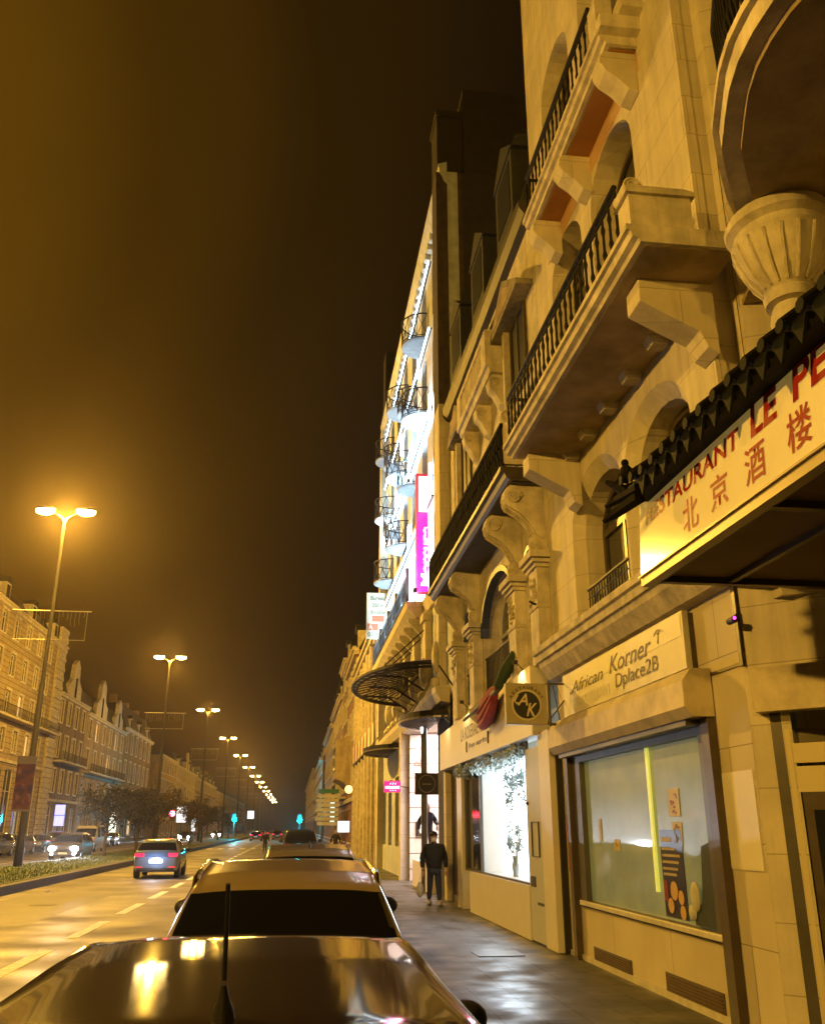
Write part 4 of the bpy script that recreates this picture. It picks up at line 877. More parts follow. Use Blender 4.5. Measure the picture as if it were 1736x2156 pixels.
# round iron balconies
def round_balcony(y, z, r=.86):
    s = sub(MB().lathe([(0, z - .06), (r * .9, z - .05), (r, z), (r, z + .06), (0, z + .06)], (X3, y, 0), 18, 'z', math.pi / 2, 3 * math.pi / 2).build('round_balcony', mat('grey balcony slab', (.16, .17, .18), .7, vary=.3), B3, smooth=False))
    b = MB(); n = 14; P = [(X3 - r * math.sin(math.pi * k / n), y + r * math.cos(math.pi * k / n)) for k in range(n + 1)]
    for h, rr in ((.12, .018), (1.02, .028)): b.tube([(px, py, z + h) for px, py in P], rr, 5)
    for k in range(0, n, 2):
        (x1, y1), (x2, y2) = P[k], P[k + 2]
        b.tube([(x1, y1, z + .07), (x1, y1, z + 1.02)], .014, 4); b.tube([(x1, y1, z + .12), (x2, y2, z + 1.02)], .013, 4); b.tube([(x2, y2, z + .12), (x1, y1, z + 1.02)], .013, 4)
    b.build('iron_guard', IRON, s)
for y in (29.65, 35.45, 41.05):
    for z in (12.85, 16.0, 19.1):
        if not (y < 30 and z < 13): round_balcony(y, z)
for y in (32.5, 38.2): 
    for z in (14.4, 17.6): round_balcony(y, z, .7)
# white tube lamps on the facade
for i, (y, z) in enumerate(((27.6, 15.2), (27.6, 12.6), (30.6, 12.2), (33.6, 15.4), (33.6, 12.4), (36.4, 17.6), (30.6, 18.4), (39.2, 14.0))):
    t = thing('facade_light_tube', '', 'lamp', (4.1, y, z), 'white light tubes on the hotel facade')
    t['label'] = ['white light tube beside the first column of hotel windows, upper', 'white light tube beside the first column of hotel windows, lower', 'white light tube just above the vertical hotel sign', 'white light tube between the two middle round balconies', 'white light tube low between the second and third balcony columns', 'highest white light tube on the far half of the hotel', 'white light tube high over the near round balconies', 'farthest white light tube on the hotel facade'][i]
    MB().box(4.08, 4.14, y, y + .16, z, z + .95).build('tube', WHITEL, t); MB().box(4.14, 4.199, y + .03, y + .13, z + .3, z + .6).build('bracket', BLACKP, t)
for y, z, p, tz in ((28.2, 9.35, 900, 20), (31.2, 9.35, 800, 21), (34.2, 9.35, 800, 21), (37.2, 9.35, 800, 22), (40.5, 9.35, 800, 22)):
    t = thing('facade_floodlight', 'small floodlight on the hotel ledge aimed up the wall', 'floodlight', (3.62, y, 9.25), 'floodlights on the hotel ledge')
    t['label'] = {28.2: 'floodlight on the hotel ledge nearest the camera', 31.2: 'floodlight on the hotel ledge above the marquee', 34.2: 'floodlight on the middle of the hotel ledge', 37.2: 'floodlight on the hotel ledge before the farthest one', 40.5: 'floodlight at the far end of the hotel ledge'}[y]
    MB().box(3.6, 3.72, y - .12, y + .12, 9.2, 9.3).build('housing', BLACKP, t)
    light('flood_light', 'SPOT', (3.60, y, 9.42), p, (.46, .74, 1.0), t, size=.08, spot=120, aim=(4.3, y + .6, 16))
for i, z in enumerate((12.35, 15.6, 18.75, 21.55)):
    t = thing('facade_light_strip', ['lowest white light line, added to brighten the hotel facade', 'second white light line, added to brighten the hotel facade', 'third white light line, added to brighten the hotel facade', 'topmost white light line under the hotel cornice'][i], 'light strip', (4.1, 35, z), 'white light lines along the hotel facade')  # lower three lines are added to brighten the wall; the topmost is real
    box('strip', mat('cool white light line', (1, 1, 1), .4, emit=(.60, .84, 1.0), estr=6), t, 4.06, 4.12, 27.6, 43.9, z, z + .05); box('profile', BLACKP, t, 4.12, 4.199, 27.6, 43.9, z + .005, z + .045)
for y0_, z_, pw in ((35.6, 9.35, 1900), (35.6, 15.1, 1700)):
    light('facade_wash', 'AREA', (3.72, y0_, z_), pw, (.50, .78, 1.0), B3, rot=(0, R(188), 0), sx=.12, sy=15.5)
# recessed lit entrance, wall facing the street corner
ENT = mat('pinkish white stone', (.72, .66, .62), .6, vary=.06)
ENTW = mat('banded entrance wall', (0, 0, 0)) if 0 else brickmat('banded entrance wall', (.74, .68, .63), (.72, .66, .61), (.25, .2, .18), 30., .52, axis='XZ', mort=.02, bump=.8)
en = sub(MB().box(4.2, 8.5, 34.0, 34.29, .14, 5.4).build('entrance_wall', ENTW, B3))
b = MB(); b.box(4.22, 8.5, 27.2, 34.0, 5.3, 5.39); b.build('entrance_ceiling', ENT, B3)
b = MB()
for k in range(5): b.box(4.35 + k * .3, 8.5, 27.2, 34.0, .13 + k * .16, .13 + (k + 1) * .16)
b.build('entrance_steps', ENT, B3)
box('inner_wall', ENT, B3, 8.3, 8.49, 27.2, 34.0, .93, 5.3)
light('entrance_light', 'AREA', (6.2, 31.5, 5.2), 1100, (1.0, .84, .80), B3, rot=(0, 0, 0), sx=3.0, sy=5.5)
t = thing('framed_notice', 'black framed notice on the bright entrance wall of the hotel', 'frame', (4.7, 33.9, 1.9)); b = MB(); b.box(4.42, 4.98, 33.93, 33.99, 1.62, 2.12); b.build('frame', BLACKP, t); box('paper', WHITEP, t, 4.53, 4.87, 33.915, 33.929, 1.72, 2.02)
t = tag(MB().tube([(4.35, 33.97, 4.1), (4.5, 33.97, 4.28), (4.55, 33.97, 4.12), (4.62, 33.97, 4.32), (4.70, 33.97, 4.12), (4.82, 33.97, 4.26), (4.85, 33.97, 4.10), (4.35, 33.97, 4.10)], .018, 4).build('wall_emblem', mat('bronze emblem', (.2, .12, .08), .5)), 'small crown shaped metal emblem on the bright entrance wall', 'emblem')
# marquee and side canopies
t = thing('glass_marquee', 'large half oval iron and glass marquee over the hotel entrance', 'canopy', (4.2, 30.7, 6.5))
n = 26; P = [(4.2 - 2.35 * math.sin(math.pi * k / n), 30.7 + 4.9 * math.cos(math.pi * k / n)) for k in range(n + 1)]
b = MB(); b.tube([(x, y, 6.5) for x, y in P], .07, 6); b.tube([(x + (4.2 - x) * .06, 30.7 + (y - 30.7) * .94, 6.42) for x, y in P], .04, 5)
for k in range(1, n): b.tube([(P[k][0], P[k][1], 6.5), (4.2, 30.7 + (P[k][1] - 30.7) * .55, 6.95)], .022, 5)
for f in (.35, .7): b.tube([(4.2 - (4.2 - x) * f, 30.7 + (y - 30.7) * (f * .45 + .55), 6.5 + (1 - f) * .45) for x, y in P], .02, 5)
for y in (28.5, 31.0, 33.3): b.tube([(4.2, y, 8.2), (2.5, y, 6.62)], .02, 5); b.tube([(4.2, y, 5.9), (3.3, y, 6.45), (2.4, y, 6.5)], .035, 5); b.tube([(4.15, y, 6.9), (3.4, y, 6.1), (4.15, y, 5.8)], .02, 5)
b.build('iron_frame', IRON, t)
b = MB(); vs = [(x, y, 6.53) for x, y in P] + [(4.2, 30.7 + (y - 30.7) * .55, 6.97) for x, y in P]
b.add(vs, [(k, k + 1, n + 2 + k, n + 1 + k) for k in range(n)]); b.build('glass_panes', mat('grimy marquee glass', (.16, .14, .10), .25, alpha=.62, vary=.4), t)
def canopy(lbl, y, ry, rx, z):
    t = thing('side_canopy', lbl, 'canopy', (4.2, y, z), 'flat oval canopies along the hotel')
    P = [(4.2 - rx * math.sin(math.pi * k / 18), y + ry * math.cos(math.pi * k / 18)) for k in range(19)]
    b = MB(); vs = [(px, py, z) for px, py in P] + [(px, py, z + .16) for px, py in P]
    b.add(vs, [(k, k + 1, 20 + k, 19 + k) for k in range(18)] + [tuple(range(18, -1, -1)), tuple(range(19, 38))]); b.build('roof', IRON, t)
    b = MB()
    for k in range(1, 18): b.tube([(P[k][0], P[k][1], z - .02), (4.2, y, z - .02)], .012, 4)
    b.tube([(px, py, z - .02) for px, py in P], .03, 5)
    for s in (-.5, .5): b.tube([(4.2, y + s * ry, z + 1.5), (4.2 - rx * .8, y + s * ry, z + .16)], .018, 5)
    b.build('ribs', mat('grey steel rib', (.3, .28, .25), .4, metal=.5), t)
canopy('flat dark oval canopy beside the white fascia, near end of the hotel', 27.2, 1.9, 1.15, 4.9); canopy('flat dark oval canopy far along the hotel above the pink sign', 40.0, 2.6, 1.3, 5.0)
# vertical illuminated sign
t = thing('vertical_sign', 'tall vertical illuminated sign, white above and magenta below, lettered Mercure', 'sign', (4.0, 29.0, 11.5))
MAG = mat('magenta lit panel', (.6, 0, .15), .4, emit=(1.0, .012, .20), estr=2.0); WHS = mat('white lit panel', (1, 1, 1), .4, emit=(1, .86, .90), estr=2.6); LETT = mat('white lit letters', (1, 1, 1), .4, emit=(1, .80, .92), estr=2.6)
box('sign_case', mat('dark red sign case', (.30, .01, .03), .5, emit=(1, .02, .06), estr=.5), t, 3.80, 4.37, 29.02, 29.28, 9.38, 13.72, bevel=.02)
box('white_panel', WHS, t, 3.89, 4.28, 28.995, 29.02, 12.28, 13.60); box('magenta_panel', MAG, t, 3.83, 4.35, 28.99, 29.018, 9.42, 12.24)
tm = text_mesh('letters', 'Mercure', LETT, t, (4.26, 28.98, 9.62), 2.1, .30, face='up' if 0 else '-y', bold=.03)
me = tm.data; O = Vector((4.26, 28.98, 9.62)) - Vector((4.0, 29.0, 11.5))
for v in me.vertices: d = v.co - O; v.co = O + Vector((-d.z, 0, d.x))
b = MB()
for z in (9.8, 11.5, 13.3): b.tube([(4.37, 29.15, z), (4.75, 29.15, z)], .03, 5)
b.build('bracket', IRON, t)
light('sign_glow', 'AREA', (3.76, 29.15, 11.0), 90, (1, .15, .35), t, rot=(0, R(-90), R(180)) if 0 else (0, R(90), 0), sx=2.8, sy=.2)
light('sign_glow', 'AREA', (4.08, 28.95, 11.6), 120, (1, .25, .4), t, rot=(R(-90), 0, 0), sx=.5, sy=4)
# small pink sign
t = thing('pink_lit_sign', 'small pink illuminated sign with white lettering on the far side of the hotel', 'sign', (3.3, 33, 3.3))
box('sign_case', mat('magenta lit panel bright', (.6, 0, .1), .4, emit=(1.0, .02, .14), estr=1.5), t, 3.15, 3.75, 32.98, 33.10, 3.10, 3.48, bevel=.02)
text_mesh('letters', 'MERCURE', LETT, t, (3.2, 32.97, 3.22), .5, .085, face='-y', bold=.04)
b = MB(); 
for k in range(3): b.tube([(3.36 + k * .09, 32.965, 3.36), (3.40 + k * .09, 32.965, 3.42)], .01, 4); b.tube([(3.36 + k * .09, 32.965, 3.18), (3.40 + k * .09, 32.965, 3.14)], .008, 4)
b.build('star_mark', LETT, t); b = MB(); b.tube([(3.75, 33.05, 3.3), (4.2, 34.3, 3.3)], .02, 5); b.build('bracket', IRON, t)
# post with the square black sign
t = thing('sign_post', 'dark round post with a small white lamp near its top, standing before the entrance', 'post', (3.98, 28.6, .13))
MB().tube([(3.98, 28.6, .13), (3.98, 28.6, 5.2)], .10, 12).build('post', GREYFR, t, smooth=True); MB().sphere((3.90, 28.5, 4.85), .06, 8, 6, (.8, .8, 2.6)).build('lamp', mat('white post lamp', (1, 1, 1), .4, emit=(1, .95, .85), estr=3), t, smooth=True)
t = thing('black_square_sign', 'square black sign with a thin pale ring, fixed to the dark post', 'sign', (3.7, 28.3, 3.2)); box('panel', mat('black sign panel', (.02, .016, .012), .5), t, 3.66, 4.38, 28.3, 28.42, 2.86, 3.5)
b = MB(); b.lathe([(.245, 0), (.262, 0), (.262, -.012), (.245, -.012), (.245, 0)], (4.02, 28.299, 3.18), 32, 'y', cap=False); b.build('ring', mat('dull gold ring', (.30, .26, .14), .5), t)
b = MB()
for k in range(9): b.box(3.88 + k * .032, 3.90 + k * .032, 28.285, 28.298, 3.155, 3.185)
b.build('lettering', mat('dull gold ring', (0, 0, 0)), t)
# tall chimneys on the hotel roof
ROOFP = mat('dark roof plaster', (.03, .024, .018), .9, vary=.4, scale=1.2)  # very dark mottled plaster for both chimneys
b = MB(); b.box(4.1, 5.0, 25.4, 26.6, 22.9, 26.4); b.box(4.05, 5.05, 25.3, 26.7, 26.2, 26.45); b.build('roof_chimney', ROOFP, B3)
b = MB(); b.box(5.0, 9.5, 25.0, 30, 22.6, 27.2); b.prism([(4.4, 22.7), (5.0, 26.8), (9, 28), (16, 22.7)], 'y', 26.7, 44.8); b.build('roof', mat('dark zinc roof', (.035, .03, .03), .7, vary=.3), B3)
b = MB(); b.box(4.0, 4.9, 43.2, 44.4, 23.2, 26.6); b.build('roof_chimney', ROOFP, B3)
# for sale board
t = thing('office_letting_board', 'white letting board with red blocks, reading Bureau 250 m divisible', 'board', (3.75, 43.8, 12))
box('panel', mat('white board', (.72, .66, .48), .6, vary=.06), t, 3.22, 4.25, 43.75, 43.83, 10.75, 13.1)
DK = mat('grey print', (.12, .10, .07), .6); REDP = mat('orange red print', (.62, .16, .08), .5)
text_mesh('lettering', 'Bureau', DK, t, (3.42, 43.742, 12.72), .70, .22, face='-y', bold=.02); text_mesh('lettering', '250 m', DK, t, (3.50, 43.742, 12.36), .58, .20, face='-y', bold=.02)
text_mesh('lettering', 'divisible', DK, t, (3.40, 43.742, 12.0), .76, .22, face='-y', bold=.01); text_mesh('lettering', '03 20 3', DK, t, (3.30, 43.742, 10.88), .86, .20, face='-y', bold=.01)
box('red_block', REDP, t, 3.26, 3.80, 43.738, 43.749, 11.18, 11.52); box('red_block', REDP, t, 3.50, 4.1, 43.738, 43.749, 11.62, 11.92)
text_mesh('lettering', 'A', mat('white board', (0, 0, 0)), t, (3.32, 43.73, 11.22), .22, .26, face='-y', bold=.01)
# wall mounted small flag poles over the hotel end
t = thing('wall_flagpole', 'bare short flagpole leaning from the ornate facade', 'flagpole', (4.1, 23.2, 5.0)); MB().tube([(4.2, 22.9, 5.0), (3.7, 23.6, 6.0)], .025, 6).build('pole', IRON, t)
t = thing('wall_rod', 'short dark iron rod sticking out of the wall between two stone fronts', 'rod', (4.1, 14.4, 5.3)); MB().tube([(4.2, 14.6, 5.42), (3.85, 14.55, 5.56)], .02, 6).build('rod', IRON, t)

# ================================================================ generic terraces
def front_x(side, X, d): return X + d * side
def add_window(parent, proto_cache, X, side, a, c, z0, z1, mf, mg, arched=False):
    """window unit copied from a shared mesh: frame, mullions and recessed glass"""
    key = (round(c - a, 2), round(z1 - z0, 2), side, mf.name, mg.name)
    if key not in proto_cache:
        w, h = c - a, z1 - z0; b = MB()
        def bx(d0, d1, y0, y1, za, zb):
            x0, x1 = sorted((side * d0, side * d1)); b.box(x0, x1, y0, y1, za, zb)
        b.cur = 0
        bx(.14, .20, 0, .08, 0, h); bx(.14, .20, w - .08, w, 0, h); bx(.14, .20, .08, w - .08, h - .08, h); bx(.14, .20, .08, w - .08, 0, .08)
        bx(.15, .19, w / 2 - .035, w / 2 + .035, .08, h - .08); bx(.15, .19, .08, w / 2 - .035, h * .7, h * .7 + .05); bx(.15, .19, w / 2 + .035, w - .08, h * .7, h * .7 + .05)
        bx(-.10, .14, -.08, w + .08, -.12, -.01)
        b.cur = 1; bx(.205, .215, 0, w, 0, h)
        o = b.build('window', None, None, mats=[mf, mg]); proto_cache[key] = o.data; bpy.data.objects.remove(o)
    o = bpy.data.objects.new('window', proto_cache[key]); COL.objects.link(o)
    o.location = Vector((X, a, z0)) - Vector(parent['_loc']); o.parent = parent
    return o
WC = {}
def terrace(name, label, side, X, y0, y1, H, floors, n, m, roof=None, mf=None, mg=None, trim=None, depth=12, ww=1.2, dormers=0, gable=None, balc=(), chim=0, groundh=4.0, lit=(), cat='building', seed=1, pil=False):
    q = random.Random(seed); trim = trim or STONE2; mf = mf or WHITEP; mg = mg or GLASS
    B = thing(name, label, cat, (X, (y0 + y1) / 2, .13))
    bay = (y1 - y0) / n; holes = []; fh = (H - groundh) / floors
    for i in range(n):
        cy = y0 + bay * (i + .5)
        holes.append((cy - bay * .34, cy + bay * .34, .5 if i % 2 else .9, groundh - .8, 0))
        for f in range(floors):
            z = groundh + f * fh
            holes.append((cy - ww / 2, cy + ww / 2, z + .75, z + fh - .65, f + 1))
    b = MB(); b.plate([(y0, .13), (y1, .13), (y1, H), (y0, H)], [rect(a, c, za, zb) for a, c, za, zb, f in holes], X, .25 * side); b.build('wall', m, B)
    x0, x1 = sorted((X + side * .27, X + side * depth)); MB().box(x0, x1, y0 + .01, y1 - .01, .13, H).build('rear_body', m, B)
    for k, (a, c, za, zb, f) in enumerate(holes):
        g_ = mg
        if k not in lit and q.random() < .28: g_ = mat('drawn pale blind', (.22, .18, .12), .6, vary=.2)
        if k in lit: g_ = mat('warm lit window', (.6, .4, .2), .4, emit=(1, .70, .34), estr=.8)
        add_window(B, WC, X, side, a, c, za, zb, mf, g_)
    def PX(d0, d1): return sorted((X - side * d0, X - side * d1))
    b = MB(); c0, c1 = PX(0, .35); b.box(c0, c1, y0, y1, H - .35, H - .05); c0, c1 = PX(0, .5); b.box(c0, c1, y0, y1, H - .05, H + .12); b.build('cornice', trim, B)
    b = MB(); c0, c1 = PX(0, .16); b.box(c0, c1, y0, y1, groundh - .28, groundh); b.build('string_course', trim, B)
    for a, c, za, zb, f in holes:
        if f:
            c0, c1 = PX(0, .10); b = MB(); b.prism([(a - .22, za - .02), (a - .02, za - .02), (a - .02, zb + .02), (c + .02, zb + .02), (c + .02, za - .02), (c + .22, za - .02), (c + .22, zb + .02), (c + .28, zb + .03), (c + .28, zb + .26), (a - .28, zb + .26), (a - .28, zb + .03), (a - .22, zb + .02)], 'x', c0, c1); b.build('window_surround', trim, B)
    if pil:
        b = MB(); c0, c1 = PX(0, .3)
        for i in range(n + 1): yy = min(max(y0 + bay * i - .22, y0), y1 - .44); b.box(c0, c1, yy, yy + .44, .13, H - .36)
        b.split_build('pilaster', trim, B)
    for f in balc:
        z = groundh + f * fh + .35; s = sub(MB().box(*PX(0, .95), y0 + bay * .3, y1 - bay * .3, z - .2, z).build('balcony', trim, B))
        b = MB(); xx = X - side * .9; b.tube([(xx, y0 + bay * .3, z + .95), (xx, y1 - bay * .3, z + .95)], .035, 5); yy = y0 + bay * .3
        while yy < y1 - bay * .3: b.tube([(xx, yy, z), (xx, yy, z + .95)], .022, 4); yy += .28
        b.build('railing', IRON, s)
    if roof is not None:
        rz = roof; P = [(X + side * .0, H + .12), (X + side * 1.3, H + rz), (X + side * depth, H + rz * .9), (X + side * depth, H)]
        r = sub(MB().prism(P, 'y', y0 + .02, y1 - .02).build('roof', SLATE, B))
        for k in range(dormers):
            cy = y0 + (y1 - y0) * (k + .5) / dormers; x0, x1 = sorted((X + side * .05, X + side * 1.6))
            d = sub(MB().box(x0, x1, cy - .7, cy + .7, H + .2, H + 1.9).build('dormer', trim, r)) if 0 else MB().box(x0, x1, cy - .7, cy + .7, H + .2, H + 1.9).build('dormer', trim, B)
            d['_loc'] = B['_loc']; xa, xb = sorted((X + side * .02, X + side * .048)); MB().box(xa, xb, cy - .48, cy + .48, H + .45, H + 1.7).build('pane', mg, d)
            MB().prism([(cy - .85, H + 1.9), (cy + .85, H + 1.9), (cy, H + 2.5)], 'x', *sorted((X - side * .1, X + side * 1.6))).build('dormer_roof', SLATE, d)
        for k in range(chim):
            cy = y0 + (y1 - y0) * (.1 + .8 * k / max(1, chim - 1)); x0, x1 = sorted((X + side * 2.5, X + side * 3.6)); MB().box(x0, x1, cy - .6, cy + .6, H + rz * .6, H + rz + 1.6).build('chimney', BRICKO, r)
    if gable:
        for gy, gw, gh in gable:
            b = MB(); x0, x1 = sorted((X - side * .02, X + side * .5)); b.prism([(gy - gw / 2, H), (gy + gw / 2, H), (gy + gw / 2, H + gh * .35), (gy + gw * .25, H + gh * .5), (gy + gw * .2, H + gh * .85), (gy, H + gh), (gy - gw * .2, H + gh * .85), (gy - gw * .25, H + gh * .5), (gy - gw / 2, H + gh * .35)], 'x', x0, x1); g1 = sub(b.build('gable', trim, B))
            xa, xb = sorted((X - side * .03, X - side * .025)); MB().box(xa, xb, gy - .5, gy + .5, H + .3, H + gh * .55).build('pane', mg, g1)
    return B
TAN = mat('tan render', (.34, .24, .12), .85, vary=.4, scale=.7, bump=.1, streak=.4); DTAN = mat('dark ochre stone', (.19, .12, .06), .85, vary=.5, scale=.8, bump=.2, streak=.4); SAND = mat('sandstone', (.46, .38, .25), .8, vary=.35, scale=1.0, streak=.35, blocks=(1.2, .6))
# ---- right side beyond the hotel
terrace('ribbed_building', 'low wide facade with tall ribbed stone pilasters and a frieze band, just past the hotel', 1, 4.2, 45.1, 63.5, 12.0, 2, 7, SAND, roof=1.5, trim=STONE2, pil=True, groundh=6.0, ww=1.0, seed=3, mf=DKWOOD)
t = thing('frieze_band', 'long cream frieze board with dark oval medallions on the ribbed facade', 'frieze', (3.8, 54, 6.3)); box('board', WHT, t, 3.78, 3.88, 45.6, 63, 5.9, 6.9)
b = MB()
for k in range(7): b.sphere((3.76, 47 + k * 2.5, 6.45), .1, 12, 8, (.4, 6, 6.5))
b.split_build('medallion', mat('orange brown medallion', (.3, .11, .03), .5, vary=.5, scale=4), t)
terrace('brick_house', 'red brick house with a projecting oriel, past the ribbed facade', 1, 4.2, 63.6, 76, 14.0, 3, 4, BRICKR, roof=2.5, dormers=2, trim=STONE2, seed=4)
t = thing('oriel_window', 'boxy pale oriel bay hanging over the pavement far down on the right', 'oriel', (3.4, 73, 5)); b = MB(); b.prism([(4.2, 4.6), (3.5, 5.2), (3.0, 5.4), (3.0, 8.2), (4.2, 8.6)], 'y', 70, 75.5); b.build('bay', SAND, t); box('pane', GLASS, t, 2.985, 2.998, 70.5, 75.0, 6.0, 7.8)
terrace('narrow_house', 'tall narrow dark ochre house beyond the oriel on the right', 1, 4.2, 76.1, 84, 15.5, 4, 3, DTAN, roof=2.0, dormers=1, seed=5, balc=(0,))
terrace('brown_brick_terrace', 'brown brick terrace far along the right pavement', 1, 4.2, 84.1, 104, 13.5, 3, 7, BRICKO, roof=2.5, dormers=4, seed=6, chim=3, lit=(4, 11))
terrace('pale_terrace', 'pale terrace before the direction signs on the right', 1, 4.2, 104.1, 130, 13, 3, 8, TAN, roof=2.0, dormers=3, seed=7, chim=2)
terrace('distant_terrace', 'distant dark terrace on the right, near the green traffic light', 1, 4.2, 142, 200, 12, 3, 15, DTAN, roof=2.5, dormers=6, seed=8, chim=3)
terrace('farthest_terrace', 'farthest terrace on the right before the street vanishes', 1, 4.2, 201, 330, 14, 3, 24, TAN, roof=3, dormers=0, seed=9, chim=4)
# ---- left side of the avenue
XL = -27
LB = [('banded_mansion', 'big banded stone mansion at the left edge of the photo with joints cut like courses', 62, 107, 21.5, 4, 11, RUST, dict(roof=2.2, dormers=5, groundh=8.0, seed=11, balc=(1,), ww=1.4, lit=(8, 37, 41))),
      ('dark_gabled_house', 'dark gabled house with a balcony beside the banded mansion', 107.1, 122, 16.5, 3, 4, DTAN, dict(roof=3.5, gable=[(114.5, 6, 5)], balc=(1,), groundh=5.0, seed=12, ww=1.6)),
      ('arched_doorway_house', 'ochre house with a stepped gable over a wide arched doorway', 122.1, 150, 16, 2, 6, TAN, dict(roof=3, gable=[(131, 7, 5.5), (144, 6, 4.5)], groundh=8.5, seed=13, lit=(5, 10, 14), balc=(0,), ww=1.8)),
      ('dark_shopping_house', 'dark narrow fronted house with chimneys in the middle of the left row', 150.1, 178, 17, 3, 6, DTAN, dict(roof=4.0, dormers=3, chim=3, seed=14, lit=(2, 8))),
      ('orange_corner_house', 'orange lit corner house with tall plain wall and vertical windows', 192, 218, 16, 3, 6, TAN, dict(roof=None, seed=15, ww=2.0)),
      ('pale_long_house', 'long pale house behind the row of trees on the left', 218.1, 262, 15.5, 3, 10, SAND, dict(roof=3, dormers=4, seed=16, lit=(3, 9, 22), gable=[(240, 7, 4.5)])),
      ('distant_house', 'distant house on the left, above the green traffic light', 262.1, 330, 15, 3, 14, DTAN, dict(roof=3.5, dormers=5, seed=17, chim=3)),
      ('farthest_house', 'farthest terrace on the left before the street vanishes', 330.1, 520, 14, 3, 26, TAN, dict(roof=3, seed=18))]
for nm, lb, y0, y1, H, fl, n, m, kw in LB: terrace(nm, lb, -1, XL, y0, y1, H, fl, n, m, **kw)
# banded quoins on the far corner of the mansion
b = MB()
for k in range(44): b.box(XL - .0, XL + (.34 if k % 2 else .26), 103.8, 106.9, .2 + k * .53, .2 + k * .53 + .46)
t = b.build('stone_quoins', STONE2); tag(t, 'column of grooved quoin blocks on the far corner of the banded mansion', 'quoins')
# arch of the doorway
b = MB(); L = arch(136.5, 143.5, .2, 5.2, 8.0, 14)
t = thing('arched_doorway', 'tall arched carriage doorway with a blue plaque on the left side', 'doorway', (XL, 140, .13))
MB().prism([(y, z) for y, z in L], 'x', XL + .02, XL + .3).build('surround', STONE2, t); MB().prism(arch(137.3, 142.7, .2, 5.0, 7.2, 14), 'x', XL + .30, XL + .34).build('door', DKWOOD, t)
box('plaque', mat('blue plaque', (.03, .05, .12), .4), t, XL + .36, XL + .4, 138.6, 141.6, 4.3, 4.9)

# ================================================================ trees on the strip and behind
BARK = mat('bark', (.06, .045, .03), .9, vary=.3); LEAF = mat('tree leaves', (.028, .028, .010), .8, vary=.5, scale=2); LEAF2 = mat('autumn leaves', (.07, .05, .014), .8, vary=.5, scale=2)
def make_tree(h, r, m, seed, n=2300, leaf=.12):
    q = random.Random(seed); T = thing('street_tree', '', 'tree', (0, 0, 0)); b = MB()
    b.tube([(0, 0, 0), (.03, .02, h * .2), (-.03, .0, h * .42), (.02, 0, h * .62)], [.13, .11, .09, .05], 8); tips = []
    for k in range(9):
        a = k * 2.4; zz = h * (.3 + .035 * k); L = r * q.uniform(.7, 1.0)
        p = [(0, 0, zz), (math.cos(a) * L * .45, math.sin(a) * L * .45, zz + h * .14), (math.cos(a) * L * .85, math.sin(a) * L * .85, zz + h * .30)]
        b.tube(p, [.05, .03, .012], 5); tips += p[1:]
    b.build('trunk', BARK, T); b = MB()
    cl = [(Vector(t_) + Vector((q.uniform(-.4, .4), q.uniform(-.4, .4), q.uniform(0, .7))), q.uniform(.4, .85)) for t_ in tips for _ in range(2)] + [(Vector((q.uniform(-.6, .6), q.uniform(-.6, .6), h * q.uniform(.6, .95))), q.uniform(.4, .8)) for _ in range(7)]
    for k in range(n):
        c, cr_ = q.choice(cl); d = Vector((q.gauss(0, 1), q.gauss(0, 1), q.gauss(0, .8))) * cr_ * .5; p = c + d
        u = Vector((q.uniform(-1, 1), q.uniform(-1, 1), q.uniform(-1, 1))).normalized(); v = u.orthogonal().normalized(); s = leaf * q.uniform(.5, 1.2)
        b.add([p - u * s, p - v * s * .5, p + u * s, p + v * s * .5], [(0, 1, 2, 3)])
    b.build('crown', m, T); return T
trp = [make_tree(5.2, 1.9, LEAF, 1), make_tree(6.2, 2.2, LEAF2, 2), make_tree(9.0, 3.2, LEAF2, 3, 5200, .22)]
spots = [(0, -11.0, 70, 'dark leafy tree on the grass strip just behind the dazzling oncoming car'), (1, -10.9, 79, 'second bushy tree on the grass strip, above the grey car roof'), (0, -11.4, 60.5, 'low dark tree beside the headlights of the dazzling oncoming car'), (1, -10.6, 101, 'tree on the strip behind the second lamp post'), (0, -10.8, 116, 'tree on the strip before the first green traffic light'), (1, -10.8, 141, 'small tree on the strip under the third lamp'), (0, -10.4, 158, 'far tree on the strip under the fourth lamp'),
         (2, -24.3, 152, 'tall autumn tree against the left houses, nearest of the big ones'), (2, -24.2, 172, 'tall autumn tree against the left houses, second of the big ones'), (2, -24.3, 226, 'big pale lit tree in front of the long pale house'), (2, -24.3, 244, 'big tree farther along the long pale house'), (2, -24.2, 275, 'farthest big tree on the left pavement')]
used = set()
for k, x, y, lb in spots:
    o = trp[k] if k not in used else copy_tree(trp[k]); used.add(k)
    o.location = (x, y, .2 if x > -20 else .13); o.rotation_euler = (0, 0, y * 1.3); o.scale = (1, 1, .8) if x > -20 else (1, 1, .9); o['label'] = lb; o['group'] = 'trees along the avenue'
